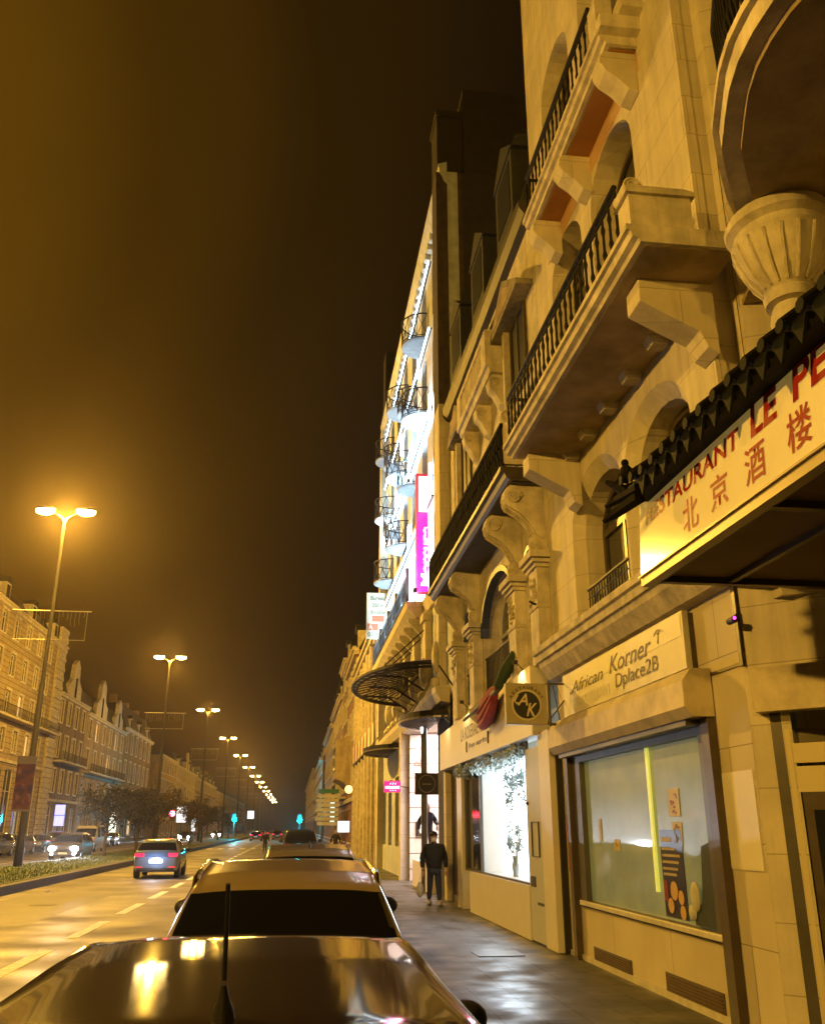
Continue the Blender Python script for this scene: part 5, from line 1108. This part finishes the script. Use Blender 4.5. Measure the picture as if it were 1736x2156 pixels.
# ================================================================ cars
def catmull(P, s=4):
    out = []; n = len(P)
    for i in range(n - 1):
        p0, p1, p2, p3 = P[max(i - 1, 0)], P[i], P[i + 1], P[min(i + 2, n - 1)]
        for k in range(s):
            t = k / s; out.append(tuple(.5 * ((2 * p1[j]) + (-p0[j] + p2[j]) * t + (2 * p0[j] - 5 * p1[j] + 4 * p2[j] - p3[j]) * t * t + (-p0[j] + 3 * p1[j] - 3 * p2[j] + p3[j]) * t ** 3) for j in range(2)))
    out.append(tuple(P[-1])); return out
def interp(K, y):
    if y <= K[0][0]: return K[0][1]
    for (a, va), (c, vc) in zip(K, K[1:]):
        if y <= c:
            t = (y - a) / (c - a) if c > a else 0; return va + (vc - va) * t
    return K[-1][1]
CARS = {
    'suv': dict(zr=[(-2.33, .80), (-2.28, 1.02), (-2.20, 1.18), (-1.82, 1.50), (-1.55, 1.58), (-.6, 1.64), (.3, 1.62), (.75, 1.52), (1.45, 1.08), (2.0, .98), (2.22, .85), (2.33, .66)], hw=[(-2.33, .78), (-2.2, .88), (-1.6, .93), (1.5, .93), (2.1, .86), (2.33, .68)], belt=1.02, L=2.33, W=.93, tumble=.22),
    'hatch': dict(zr=[(-2.12, .72), (-2.08, .95), (-1.98, 1.05), (-1.55, 1.40), (-1.2, 1.47), (-.3, 1.50), (.45, 1.44), (1.25, .98), (1.8, .86), (2.02, .74), (2.12, .58)], hw=[(-2.12, .74), (-1.98, .84), (-1.4, .89), (1.3, .89), (1.9, .82), (2.12, .64)], belt=.93, L=2.12, W=.89, tumble=.24),
    'sedan': dict(zr=[(-2.3, .70), (-2.25, .92), (-1.9, 1.0), (-1.5, 1.05), (-.95, 1.38), (-.4, 1.44), (.3, 1.42), (1.15, .97), (1.9, .85), (2.2, .72), (2.3, .56)], hw=[(-2.3, .74), (-2.1, .85), (-1.4, .89), (1.3, .89), (2.0, .82), (2.3, .64)], belt=.92, L=2.3, W=.89, tumble=.26),
    'van': dict(zr=[(-2.5, .80), (-2.47, 1.3), (-2.38, 2.02), (-2.2, 2.12), (0, 2.16), (1.0, 2.08), (1.35, 1.85), (1.95, 1.25), (2.35, 1.10), (2.5, .75)], hw=[(-2.5, .90), (-2.3, .96), (1.5, .96), (2.3, .88), (2.5, .75)], belt=1.15, L=2.5, W=.96, tumble=.12)}
def make_car(kind, body, label, cat='car', group=None, rails=False, antenna=None, lights='off', back_on=False, plate=True, fine=False, mirror_m=None, rear_lit=False):
    D = CARS[kind]; L = D['L']; r = thing('parked_car', label, cat, (0, 0, 0), group)
    def ring(y):
        zr, hw = interp(D['zr'], y), interp(D['hw'], y); zb = .24 + .10 * max(0, abs(y) - L + .5)
        belt = min(D['belt'], zr - .05); f = max(0, min(1, (zr - belt - .05) / .5)); ht = hw * (.985 - D['tumble'] * f)
        return catmull([(0, zb), (hw * .8, zb), (hw * .96, zb + .10), (hw, (zb + belt) * .5), (hw * .985, belt), (ht, zr - .075 * (.4 + .6 * f)), (ht * .86, zr - .022), (ht * .5, zr - .004), (0, zr)], 4)
    ys = []; K = [k[0] for k in D['zr']]
    for a, c in zip(K, K[1:]):
        n_ = max(3, int((c - a) / (.05 if fine else .09))); ys += [a + (c - a) * i / n_ for i in range(n_)]
    ys.append(K[-1])
    # light smoothing of profile along the length
    zs = {}
    def sm(y):
        R_ = [ring(y + d) for d in (-.06, -.03, 0, .03, .06)]
        return [(sum(q[i][0] for q in R_) / 5, sum(q[i][1] for q in R_) / 5) for i in range(len(R_[0]))]
    b = MB(); nr = None; vs = []
    for y in ys:
        P = sm(y); full = [(x, z) for x, z in P] + [(-x, z) for x, z in reversed(P[1:-1])]; nr = len(full); vs += [(x, y, z) for x, z in full]
    fs = [(i * nr + k, i * nr + (k + 1) % nr, (i + 1) * nr + (k + 1) % nr, (i + 1) * nr + k) for i in range(len(ys) - 1) for k in range(nr)]
    fs += [tuple(range(nr)), tuple(reversed(range((len(ys) - 1) * nr, len(ys) * nr)))]
    b.add(vs, fs); body_o = b.build('body', body, r, smooth=True)
    def patch(name, m, ya, yb, va, vb, sides=(1, -1), off=.006, n=10, cx=None):
        bb = MB()
        for s in sides:
            vs = []
            for i in range(n + 1):
                y = ya + (yb - ya) * i / n; P = sm(y); P2 = sm(y + .02)
                for j in range(n + 1):
                    v = (va + (vb - va) * j / n) * 4; k = min(int(v), len(P) - 2); t = v - k
                    x, z = P[k][0] + (P[k + 1][0] - P[k][0]) * t, P[k][1] + (P[k + 1][1] - P[k][1]) * t
                    tx, tz = P[k + 1][0] - P[k][0], P[k + 1][1] - P[k][1]; dy = (P2[k][0] - P[k][0], .02, P2[k][1] - P[k][1])
                    nv = Vector((tx, 0, tz)).cross(Vector(dy)); nv.normalize()
                    if nv.x * (1 if x >= 0 else -1) + nv.z * (1 if z > .8 else 0) < 0: nv = -nv
                    vs.append((s * (x + nv.x * off), y + nv.y * off, z + nv.z * off))
            m_ = n + 1; bb.add(vs, [(i * m_ + j, i * m_ + j + 1, (i + 1) * m_ + j + 1, (i + 1) * m_ + j) for i in range(n) for j in range(n)])
        return bb.build(name, m, r, smooth=True)
    Z = D['zr']
    if kind == 'van': rw = (-2.46, -2.40); ww_ = (1.30, 1.98); si = [(-1.9, -.2), (0, 1.15)]
    elif kind == 'suv': rw = (-2.19, -1.86); ww_ = (.80, 1.42); si = [(-1.70, -1.05), (-.95, .0), (.10, .92)]
    elif kind in ('hatch', 'low'): rw = (-1.95, -1.60); ww_ = (.52, 1.22); si = [(-1.3, -.72), (-.62, .05), (.15, .80)]
    else: rw = (-1.46, -.98); ww_ = (.38, 1.12); si = [(-.85, -.25), (-.15, .30), (.38, .75)]
    patch('rear_window', CARGLASS, rw[0], rw[1], 5.35, 8.0); patch('windscreen', CARGLASS, ww_[0], ww_[1], 5.15, 8.0)
    for a, c in si: patch('side_window', CARGLASS, a, c, 4.12, 4.92)
    for sx in (1, -1):
        for y in (-L + .82, L - .86):
            w = MB(); w.lathe([(0, -.10), (.24, -.11), (.31, -.10), (.33, -.06), (.33, .06), (.31, .10), (.24, .11), (0, .10)], (sx * (D['W'] - .10), y, .33), 20, 'x'); wo_ = w.build('wheel', TYRE, r, smooth=True); wo_['_loc'] = (0, 0, 0)
            MB().lathe([(0, 0), (.21, 0), (.21, .012 * sx), (0, .02 * sx)], (sx * (D['W'] + .012), y, .33), 14, 'x').build('rim', RIM, wo_)
        mz = D['belt'] + .12; my = si[-1][1] + (.05 if kind != 'van' else .1)
        mir = MB(); mir.sphere((sx * (D['W'] + .10), my, mz), 1, 10, 8, (.11, .07, .085)); mir.tube([(sx * (D['W'] - .05), my + .03, mz - .06), (sx * (D['W'] + .05), my + .01, mz - .03)], .025, 6); mir.build('wing_mirror', mirror_m or PLASTIC, r, smooth=True)
        # lamps
        zl = interp(Z, -L + .08) - .04
        tl = MB()
        if kind == 'van': tl.box(min(sx * .86, sx * .94), max(sx * .86, sx * .94), -2.52, -2.46, 1.0, 1.5)
        else: tl.obox((sx * (D['W'] - .24), -L - .005, zl - .05), (.17, sx * .05, 0), (0, .05, 0), (0, 0, .055))
        tl.build('tail_lamp', REDL if back_on else REDOFF, r, bevel=.01)
        hl = MB(); hl.sphere((sx * (D['W'] - .27), L - .03, .72 if kind != 'van' else .9), 1, 10, 8, (.23, .12, .14)); hl.build('headlight', HEADL if lights == 'on' else LENS, r, smooth=True)
        if lights == 'on': f_ = MB(); f_.sphere((sx * (D['W'] - .27), L - .02, .42), .07, 8, 6); f_.build('fog_lamp', HEADL, r, smooth=True)
        if back_on: MB().box(min(sx * .5, sx * .78), max(sx * .5, sx * .78), -L - .012, -L + .02, .42, .46).build('rear_reflector', mat('dim red reflector', (.5, .01, .02), .3, emit=(1, .05, .05), estr=.8), r)
    if plate:
        MB().box(-.26, .26, -L - .025, -L + .01, .60, .71).build('number_plate', mat('lit number plate', (.8, .8, .8), .4, emit=(.8, .9, 1), estr=2.5) if rear_lit else PLATE, r); MB().box(-.26, .26, L - .01, L + .03, .40, .51).build('number_plate', PLATE, r)
    MB().box(-.62, .62, L - .03, L + .012, .52, .68).build('grille', PLASTIC, r, bevel=.01)
    bp_ = MB(); bp_.box(-.72, .72, -L - .02, -L + .05, .30, .42); bp_.box(-.7, .7, L - .05, L + .02, .26, .37); bp_.build('bumper_trim', PLASTIC, r, bevel=.015)
    if rails:
        for s in (1, -1):
            rb = MB(); pts = []
            for y in [(-1.62 if kind == 'suv' else -1.4) + (.16 if kind == 'suv' else .125) * k for k in range(15)]:
                P = sm(y); pts.append((s * (P[20][0] - .02), y, P[20][1] + .055))
            pts = [(pts[0][0], pts[0][1] - .06, pts[0][2] - .07)] + pts + [(pts[-1][0], pts[-1][1] + .08, pts[-1][2] - .07)]
            rb.tube(pts, .026, 8); rb.build('roof_rail', CHROME, r, smooth=True)
    if antenna:
        ay, lean, ln = antenna; zt = interp(Z, ay) - .0
        an = MB(); an.tube([(-.0, ay, zt - .01), (0, ay - .01, zt + .02), (0, ay - .02, zt + .05), (0, ay - .03, zt + .08)], [.034, .026, .014, .007], 10)
        an.tube([(0, ay - .03, zt + .09), (0, ay - .03 - lean, zt + ln)], .0065, 6); an.build('antenna', BLACKP, r, smooth=True)
    return r
def carpaint(name, col, metal=.5, rough=.28, coat=1.0): return mat(name, col, rough, metal=metal, coat=coat, vary=.05, scale=1)
GRP = 'cars parked along the right kerb'
CARS['low'] = dict(CARS['hatch'], zr=[(-2.12, .72), (-2.08, .95), (-1.98, 1.05), (-1.7, 1.40), (-1.4, 1.46), (-.5, 1.49), (.1, 1.495), (.45, 1.47), (.65, 1.41), (1.3, .98), (1.8, .86), (2.02, .74), (2.12, .58)])
A = make_car('low', mat('dark bronze car paint', (.018, .012, .008), .08, coat=.4, spec=.25), 'dark glossy car filling the bottom of the photo, with a rod antenna on its roof', group=GRP, antenna=(-1.35, .08, .31), fine=True)
A.location = (-.15, 3.85, 0)
Bc = make_car('suv', carpaint('sand beige car paint', (.36, .28, .17), .35, .30), 'sand coloured estate with chrome roof rails and black rear window ahead of the dark car', group=GRP, rails=True, fine=True)
Bc.location = (-.02, 9.15, 0)
Cc = make_car('suv', carpaint('silver beige car paint', (.40, .33, .22), .4, .25), 'pale tan car parked behind the estate, only its roof showing', group=GRP, antenna=(-1.3, .02, .10)); Cc.location = (.30, 17.6, 0)
Dc = make_car('suv', carpaint('dark navy paint', (.015, .025, .05), .4, .2), 'dark blue tall car parked far down the right kerb, beyond the tan ones', group=GRP); Dc.location = (.42, 50, 0); Dc.scale = (1, 1, 1.12)
c = make_car('hatch', carpaint('silver beige car paint', (0, 0, 0)), 'second tan hatchback in the parked line, before the dark blue car', group=GRP); c.location = (.36, 23.4, 0)
G_ = make_car('hatch', carpaint('silver blue car paint', (.09, .14, .24), .5, .3), 'silver blue hatchback driving away in the left lane, red tail lights and lit plate', group='cars moving on the avenue', back_on=True, rear_lit=True); G_.name = 'moving_car'; G_.location = (-5.4, 41.2, 0); G_.rotation_euler = (0, 0, R(1.5))
light('plate_light', 'POINT', (-5.35, 38.7, .80), 60, (.60, .80, 1), size=.1)
light('tail_glow', 'POINT', (-5.4, 38.6, .9), 8, (1, .05, .08), size=.3)
Wc = make_car('suv', carpaint('grey brown car paint', (.10, .085, .075), .2, .3), 'oncoming grey brown car beyond the grass strip with dazzling white headlights', group='cars moving on the avenue', lights='on'); Wc.name = 'moving_car'; Wc.location = (-13.9, 63, 0); Wc.rotation_euler = (0, 0, R(180)); Wc['_loc'] = (0, 0, 0)
for s in (-1, 1): light('headlight_beam', 'SPOT', (-13.9 + s * .66, 60.4, .72), 2600, (.80, .88, 1), size=.08, spot=50, aim=(-10 + s * .5, 35, .4))
Vn = make_car('van', carpaint('light grey van paint', (.5, .48, .42), .1, .4), 'light van behind the dazzling oncoming car, its dark windscreen above the headlights', 'van', group='cars moving on the avenue'); Vn.name = 'moving_car'; Vn.location = (-17.2, 84, 0); Vn.rotation_euler = (0, 0, R(180))
GL = 'cars parked on the far side of the avenue'
cols = [(.03, .03, .03), (.15, .02, .02), (.05, .05, .06), (.2, .19, .17), (.03, .04, .06), (.10, .03, .02), (.28, .27, .25), (.03, .03, .03), (.06, .05, .04), (.12, .12, .12)]
words = ['black', 'dark red', 'charcoal', 'dull beige', 'navy', 'maroon', 'pale grey', 'shiny black', 'brown', 'mid grey']
base = {}
for i in range(10):
    k = ('hatch', 'sedan', 'suv')[i % 3]
    c = make_car(k, carpaint('far car paint %d' % i, cols[i], .2, .25), '%s car in the row parked against the left pavement, %s' % (words[i], ['at the photo edge', 'next after the edge one', 'third along', 'fourth along', 'fifth along', 'sixth along', 'seventh along', 'eighth along', 'ninth along', 'last of the near ones'][i]), group=GL)
    c.location = (-20.9, 58 + i * 6.1, 0); c.rotation_euler = (0, 0, R(180))
for i, (x, y, on) in enumerate(((-2.6, 168, 1), (-5.6, 150, 1), (-2.8, 186, 1), (-5.8, 205, 1))):
    c = make_car('hatch', carpaint('dark grey paint', (0, 0, 0)), ['distant dark car with red tail lights near the lane line', 'distant dark car with red lights in the left lane', 'distant dark car with red lights, second ahead in the near lane', 'farthest dark car with red tail lights in the left lane'][i], group='cars moving on the avenue', back_on=True); c.name = 'moving_car'; c.location = (x, y, 0)
for i, (x, y) in enumerate(((-15.0, 138), (-17.6, 160), (-15.2, 196))):
    c = make_car('hatch', carpaint('dark grey paint', (0, 0, 0)), ['distant oncoming car with white headlights left of the trees', 'distant oncoming car in the outer lane', 'farthest oncoming car with white headlights'][i], group='cars moving on the avenue', lights='on'); c.name = 'moving_car'; c.location = (x, y, 0); c.rotation_euler = (0, 0, R(180))
# ================================================================ people
def skin(name, pts, edges, m, parent, subd=2):
    me = bpy.data.meshes.new(name); off = Vector(parent['_loc'])
    me.from_pydata([tuple(Vector(p[:3])) for p in pts], edges, []); me.update(); o = bpy.data.objects.new(name, me); COL.objects.link(o); o.parent = parent
    sk = o.modifiers.new('Skin', 'SKIN'); sk.use_smooth_shade = True
    for i, p in enumerate(pts):
        rx = p[3]; ry = p[4] if len(p) > 4 else rx; me.skin_vertices[0].data[i].radius = (rx, ry)
    me.skin_vertices[0].data[0].use_root = True
    s = o.modifiers.new('Sub', 'SUBSURF'); s.levels = subd; s.render_levels = subd; me.materials.append(m); return o
SKINM = mat('skin', (.42, .26, .18), .6)
def head(parent, c, m, hair=None, capm=None, mask=False, face=-1):
    b = MB(); b.sphere(c, 1, 18, 12, (.084, .098, .122)); b.sphere((c[0], c[1] + face * .095, c[2] - .015), 1, 8, 6, (.014, .02, .022)); b.lathe([(.05, -.20), (.047, -.08)], c, 12)
    for s in (-1, 1): b.sphere((c[0] + s * .078, c[1], c[2] - .01), 1, 8, 6, (.012, .02, .03))
    h = b.build('head', m, parent, smooth=True); h['_loc'] = parent['_loc']
    b = MB()
    for s in (-1, 1): b.sphere((c[0] + s * .03, c[1] + face * .083, c[2] + .02), .011, 8, 6)
    b.build('eyes', BLACKP, h)
    if hair: b = MB(); b.sphere((c[0], c[1] - face * .012, c[2] + .028), 1, 14, 10, (.086, .094, .105)); b.build('hair', hair, parent, smooth=True)
    if capm: b = MB(); b.sphere((c[0], c[1] - face * .01, c[2] + .05), 1, 16, 10, (.098, .108, .085)); b.lathe([(0, 0), (.12, 0), (.12, .014), (0, .018)], (c[0], c[1] + face * .05, c[2] + .045), 16); b.build('cap', capm, parent, smooth=True)
    if mask: b = MB(); b.sphere((c[0], c[1] + face * .022, c[2] - .045), 1, 14, 10, (.070, .088, .060)); b.build('face_mask', mat('white face mask', (.75, .76, .78), .7), parent, smooth=True)
    return h
def person(label, loc, H=1.66, coat=None, legs=None, skinm=None, stride=.16, arms=((.30, 0, .84), (-.30, 0, .84)), elbows=((.27, .04, 1.10), (-.27, .04, 1.10)), bulk=1.0, face=-1, shoe=BLACKP, **kw):
    r = thing('person', label, 'person', (0, 0, 0)); k = H / 1.70; skinm = skinm or SKINM; w = bulk
    pts = [(0, 0, .93, .13 * w, .10 * w), (0, 0, 1.12, .135 * w, .10 * w), (0, 0, 1.32, .15 * w, .10), (0, 0, 1.44, .07, .06), (0, -.01, 1.52, .05)]
    ed = [(0, 1), (1, 2), (2, 3), (3, 4)]
    for s, f, (ex, ey, ez), (hx, hy, hz) in ((1, stride, elbows[0], arms[0]), (-1, -stride, elbows[1], arms[1])):
        i = len(pts); pts += [(s * .15 * w, 0, 1.36, .05), (ex, ey, ez, .042), (hx, hy, hz, .028)]; ed += [(2, i), (i, i + 1), (i + 1, i + 2)]
        i = len(pts); pts += [(s * .09, 0, .86, .085), (s * .09, face * f * .5, .48, .058), (s * .10, face * f, .09, .038), (s * .10, face * (f + .13), .04, .018)]; ed += [(0, i), (i, i + 1), (i + 1, i + 2), (i + 2, i + 3)]
    def K(P, g=0): return [(p[0] * k, p[1] * k, p[2] * k) + tuple(q + g for q in p[3:]) for p in P]
    skin('body', K(pts), ed, skinm, r)
    cp = [(0, 0, .74, .155 * w, .13 * w), (0, 0, 1.05, .165 * w, .14 * w), (0, 0, 1.27, .16 * w, .13), (0, 0, 1.40, .10, .10), (0, -.005, 1.465, .065, .07)]; ce = [(0, 1), (1, 2), (2, 3), (3, 4)]
    for s, (ex, ey, ez), (hx, hy, hz) in ((1, elbows[0], arms[0]), (-1, elbows[1], arms[1])):
        i = len(cp); cp += [(s * .155 * w, 0, 1.34, .085), (ex, ey, ez, .075), (hx * .98 + .02 * ex, hy, hz + .05, .052)]; ce += [(2, i), (i, i + 1), (i + 1, i + 2)]
    skin('coat', K(cp), ce, coat, r)
    lp = [(0, 0, .86, .13 * w, .11)]; le = []
    for s, f in ((1, stride), (-1, -stride)):
        i = len(lp); lp += [(s * .09, 0, .80, .10), (s * .09, face * f * .5, .48, .078), (s * .10, face * f, .12, .058)]; le += [(0, i), (i, i + 1), (i + 1, i + 2)]
    skin('trousers', K(lp), le, legs, r)
    for s, f in ((1, stride), (-1, -stride)):
        MB().sphere((s * .10 * k, face * (f + .07) * k, .05), 1, 12, 8, (.060, .155, .062)).build('shoe', shoe, r, smooth=True)
    for s, (hx, hy, hz) in ((1, arms[0]), (-1, arms[1])):
        P = [(hx * k, hy * k, hz * k, .024, .02), (hx * k, (hy + face * .01) * k, (hz - .07) * k, .03, .016)]; E_ = [(0, 1)]
        for j in range(4):
            i = len(P); x = (hx + (j - 1.5) * .018) * k; P += [(x, (hy + face * .02) * k, (hz - .105) * k, .009), (x, (hy + face * .035) * k, (hz - .135 - .006 * (1.5 - abs(j - 1.5))) * k, .008)]; E_ += [(1, i), (i, i + 1)]
        i = len(P); P += [((hx - s * .035) * k, (hy + face * .03) * k, (hz - .06) * k, .010), ((hx - s * .04) * k, (hy + face * .045) * k, (hz - .09) * k, .009)]; E_ += [(0, i), (i, i + 1)]
        skin('hand', P, E_, skinm, r, 1)
    head(r, (0, face * .01, 1.565 * k), skinm, face=face, **kw)
    r.location = loc; return r
JK = mat('black padded coat', (.006, .0065, .008), .8, vary=.3, scale=12, bump=.3); JN = mat('dark blue jeans', (.02, .03, .06), .85, vary=.25)
p1 = person('person in black coat, dark cap and white face mask walking on the pavement', (3.46, 23.2, .13), 1.70, JK, JN, stride=.2, bulk=1.38, capm=mat('black cap', (.01, .01, .012), .8), hair=BLACKP, mask=True, arms=((.295, -.04, .80), (-.30, -.08, .80)), elbows=((.285, .05, 1.07), (-.285, .03, 1.07)), shoe=mat('grey shoe', (.2, .2, .2), .6))
t = thing('carrier_bag', 'pale thin carrier bag held by the walking person in black', 'bag', (3.1, 23.1, .6)); b = MB(); b.sphere((3.10, 23.12, .50), 1, 12, 8, (.09, .07, .18)); b.tube([(3.06, 23.12, .66), (3.09, 23.12, .80), (3.13, 23.12, .66)], .006, 4); b.build('bag', mat('pale plastic bag', (.50, .46, .36), .6, vary=.2, scale=20), t, smooth=True)
SHIRT = mat('dark blue shirt', (.03, .03, .06), .8)
p2 = person('person in dark shirt and grey trousers standing on the hotel entrance steps', (4.20, 29.4, .93), 1.72, SHIRT, mat('grey trousers', (.07, .06, .07), .85), stride=.04, hair=mat('short brown hair', (.06, .03, .02), .8), arms=((.26, -.22, 1.02), (-.30, -.10, .86)), elbows=((.27, .02, 1.12), (-.28, .05, 1.12)))
p3 = person('person in long dark clothes crossing the road far ahead', (-2.2, 79, 0), 1.68, JK, JK, hair=BLACKP, stride=.2, bulk=1.15)
p4 = person('distant person on the right pavement beside the dark post', (2.7, 60, .13), 1.7, JK, JN, hair=BLACKP, stride=.1)
box('entrance_platform', ENT, B3, 3.98, 4.35, 27.4, 31.5, .13, .92)
# ================================================================ signals, signs and small lights far off
def signal(label, x, y, zc, col, nm, both=True):
    t = thing('traffic_light', label, 'traffic light', (x, y, 0)); MB().tube([(x, y, 0), (x, y, zc + .7)], .06, 8).build('pole', GREYFR, t); hs = sub(MB().box(x - .30, x + .30, y - .12, y + .12, zc - .55, zc + .55).build('signal_head', BLACKP, t))
    MB().sphere((x, y - .13, zc + (-.3 if nm != 'red' else .3)), 1, 12, 8, (.30, .06, .30)).build('lit_lens', mat(nm + ' signal', (.1, .5, .5), .4, emit=col, estr=120), hs, smooth=True); return t
signal('green blue traffic light shining left of the carriageway end', -9.3, 153, 3.5, (0.0, .62, 1.0), 'green'); signal('green blue traffic light on the right before the direction signs', 1.0, 146, 3.3, (0.0, .62, 1.0), 'green'); signal('red traffic light beside the bright direction board on the left', -13.9, 112, 3.2, (1, .02, .04), 'red')
light('green_glow', 'POINT', (-9.3, 152.3, 3.2), 2600, (0, .6, 1), size=.2); light('green_glow', 'POINT', (1.0, 145.2, 3.0), 2600, (0, .6, 1), size=.2)
t = thing('direction_board', 'bright white direction board of stacked lines left of the avenue', 'sign', (-12.9, 112, 3.4))
for k in range(5): box('panel', mat('bright white sign panel', (.9, .9, .9), .4, emit=(.9, .92, 1), estr=2.2), t, -13.4, -12.3, 111.9, 112, 2.55 + k * .36, 2.84 + k * .36)
MB().tube([(-12.85, 112.1, 0), (-12.85, 112.1, 4.3)], .07, 8).build('post', GREYFR, t)
t = thing('direction_signs', 'stack of unlit direction signs on a post over the right pavement', 'sign', (2.9, 74, 3))
for k in range(7): box('panel', mat('dull white sign', (.5, .5, .5), .5, vary=.2), t, 1.85 - .15 * (k % 2), 3.5, 73.9, 74, 2.1 + k * .34, 2.36 + k * .34)
box('green_panel', mat('green sign', (.02, .15, .10), .5), t, 1.9, 3.5, 73.9, 74, 4.5, 4.8); MB().tube([(3.3, 74.1, .13), (3.3, 74.1, 4.8)], .06, 8).build('post', GREYFR, t)
def shopsign(name, label, x, y, z, w, h, col, s, parts=1):
    t = thing(name, label, 'sign', (x, y, z)); MB().box(x - w / 2, x + w / 2, y, y + .12, z - h / 2, z + h / 2).build('case', GREYFR, t)
    for k in range(parts): box('lit_face', mat(label[:24], (.5, .5, .5), .4, emit=col, estr=s), t, x - w / 2 + .04, x + w / 2 - .04, y - .02, y - .002, z - h / 2 + .03 + k * h / parts, z - h / 2 + (k + 1) * h / parts - .04)
shopsign('shop_lightbox', 'small blue violet lit sign on the ground floor left', -24.6, 104, 3.2, 1.1, 2.2, (.25, .3, 1), 2.2, 2)
shopsign('shop_lightbox', 'narrow vertical white lit sign of four dots on the left', -21.6, 118, 2.4, .9, 3.2, (.85, .9, .8), 1.6, 4)
shopsign('shop_lightbox', 'small red and blue lit sign behind the strip trees', -14.8, 150, 4.2, 1.6, 1.0, (1, .1, .15), 2.0, 2)
shopsign('shop_lightbox', 'grey white vertical lightbox under the red one', -15.2, 148, 2.4, .9, 1.9, (.8, .85, .9), 1.0, 2)
shopsign('shop_lightbox', 'tiny white lit square right of the left green light', -8.4, 190, 4.4, 1.3, 1.5, (.9, .9, 1), 2.2)
shopsign('shop_lightbox', 'pale lit shop box low on the far right pavement', 3.5, 66, 2.0, .9, .8, (.85, .9, 1), 1.6)
shopsign('shop_lightbox', 'bluish lit hanging sign far on the right facades', 3.6, 88, 3.3, .5, 2.4, (.5, .9, .9), 1.4)
t = thing('round_wall_lamp', 'small round warm lamp on the right facades under the oriel', 'lamp', (3.7, 62, 4.3)); MB().sphere((3.55, 61.5, 4.3), .26, 10, 8).build('globe', mat('warm globe', (1, .8, .4), .4, emit=(1, .7, .25), estr=2.2), t, smooth=True); MB().tube([(3.7, 61.5, 4.3), (4.2, 61.5, 4.4)], .02, 5).build('arm', IRON, t)

# ================================================================ evening haze: thin lit air around the lamps
HZ = bpy.data.materials.new('haze air'); HZ.use_nodes = True; ht = HZ.node_tree; ht.nodes.clear()
ho = ht.nodes.new('ShaderNodeOutputMaterial'); hv = ht.nodes.new('ShaderNodeVolumePrincipled'); hv.inputs['Density'].default_value = HAZE_D; hv.inputs['Anisotropy'].default_value = 0.82; hv.inputs['Color'].default_value = (.95, .78, .62, 1)
ht.links.new(hv.outputs[0], ho.inputs['Volume'])
hz = MB().box(-92, 92, -47, 902, -1.6, 32).build('haze', HZ); tag(hz, kind='stuff')
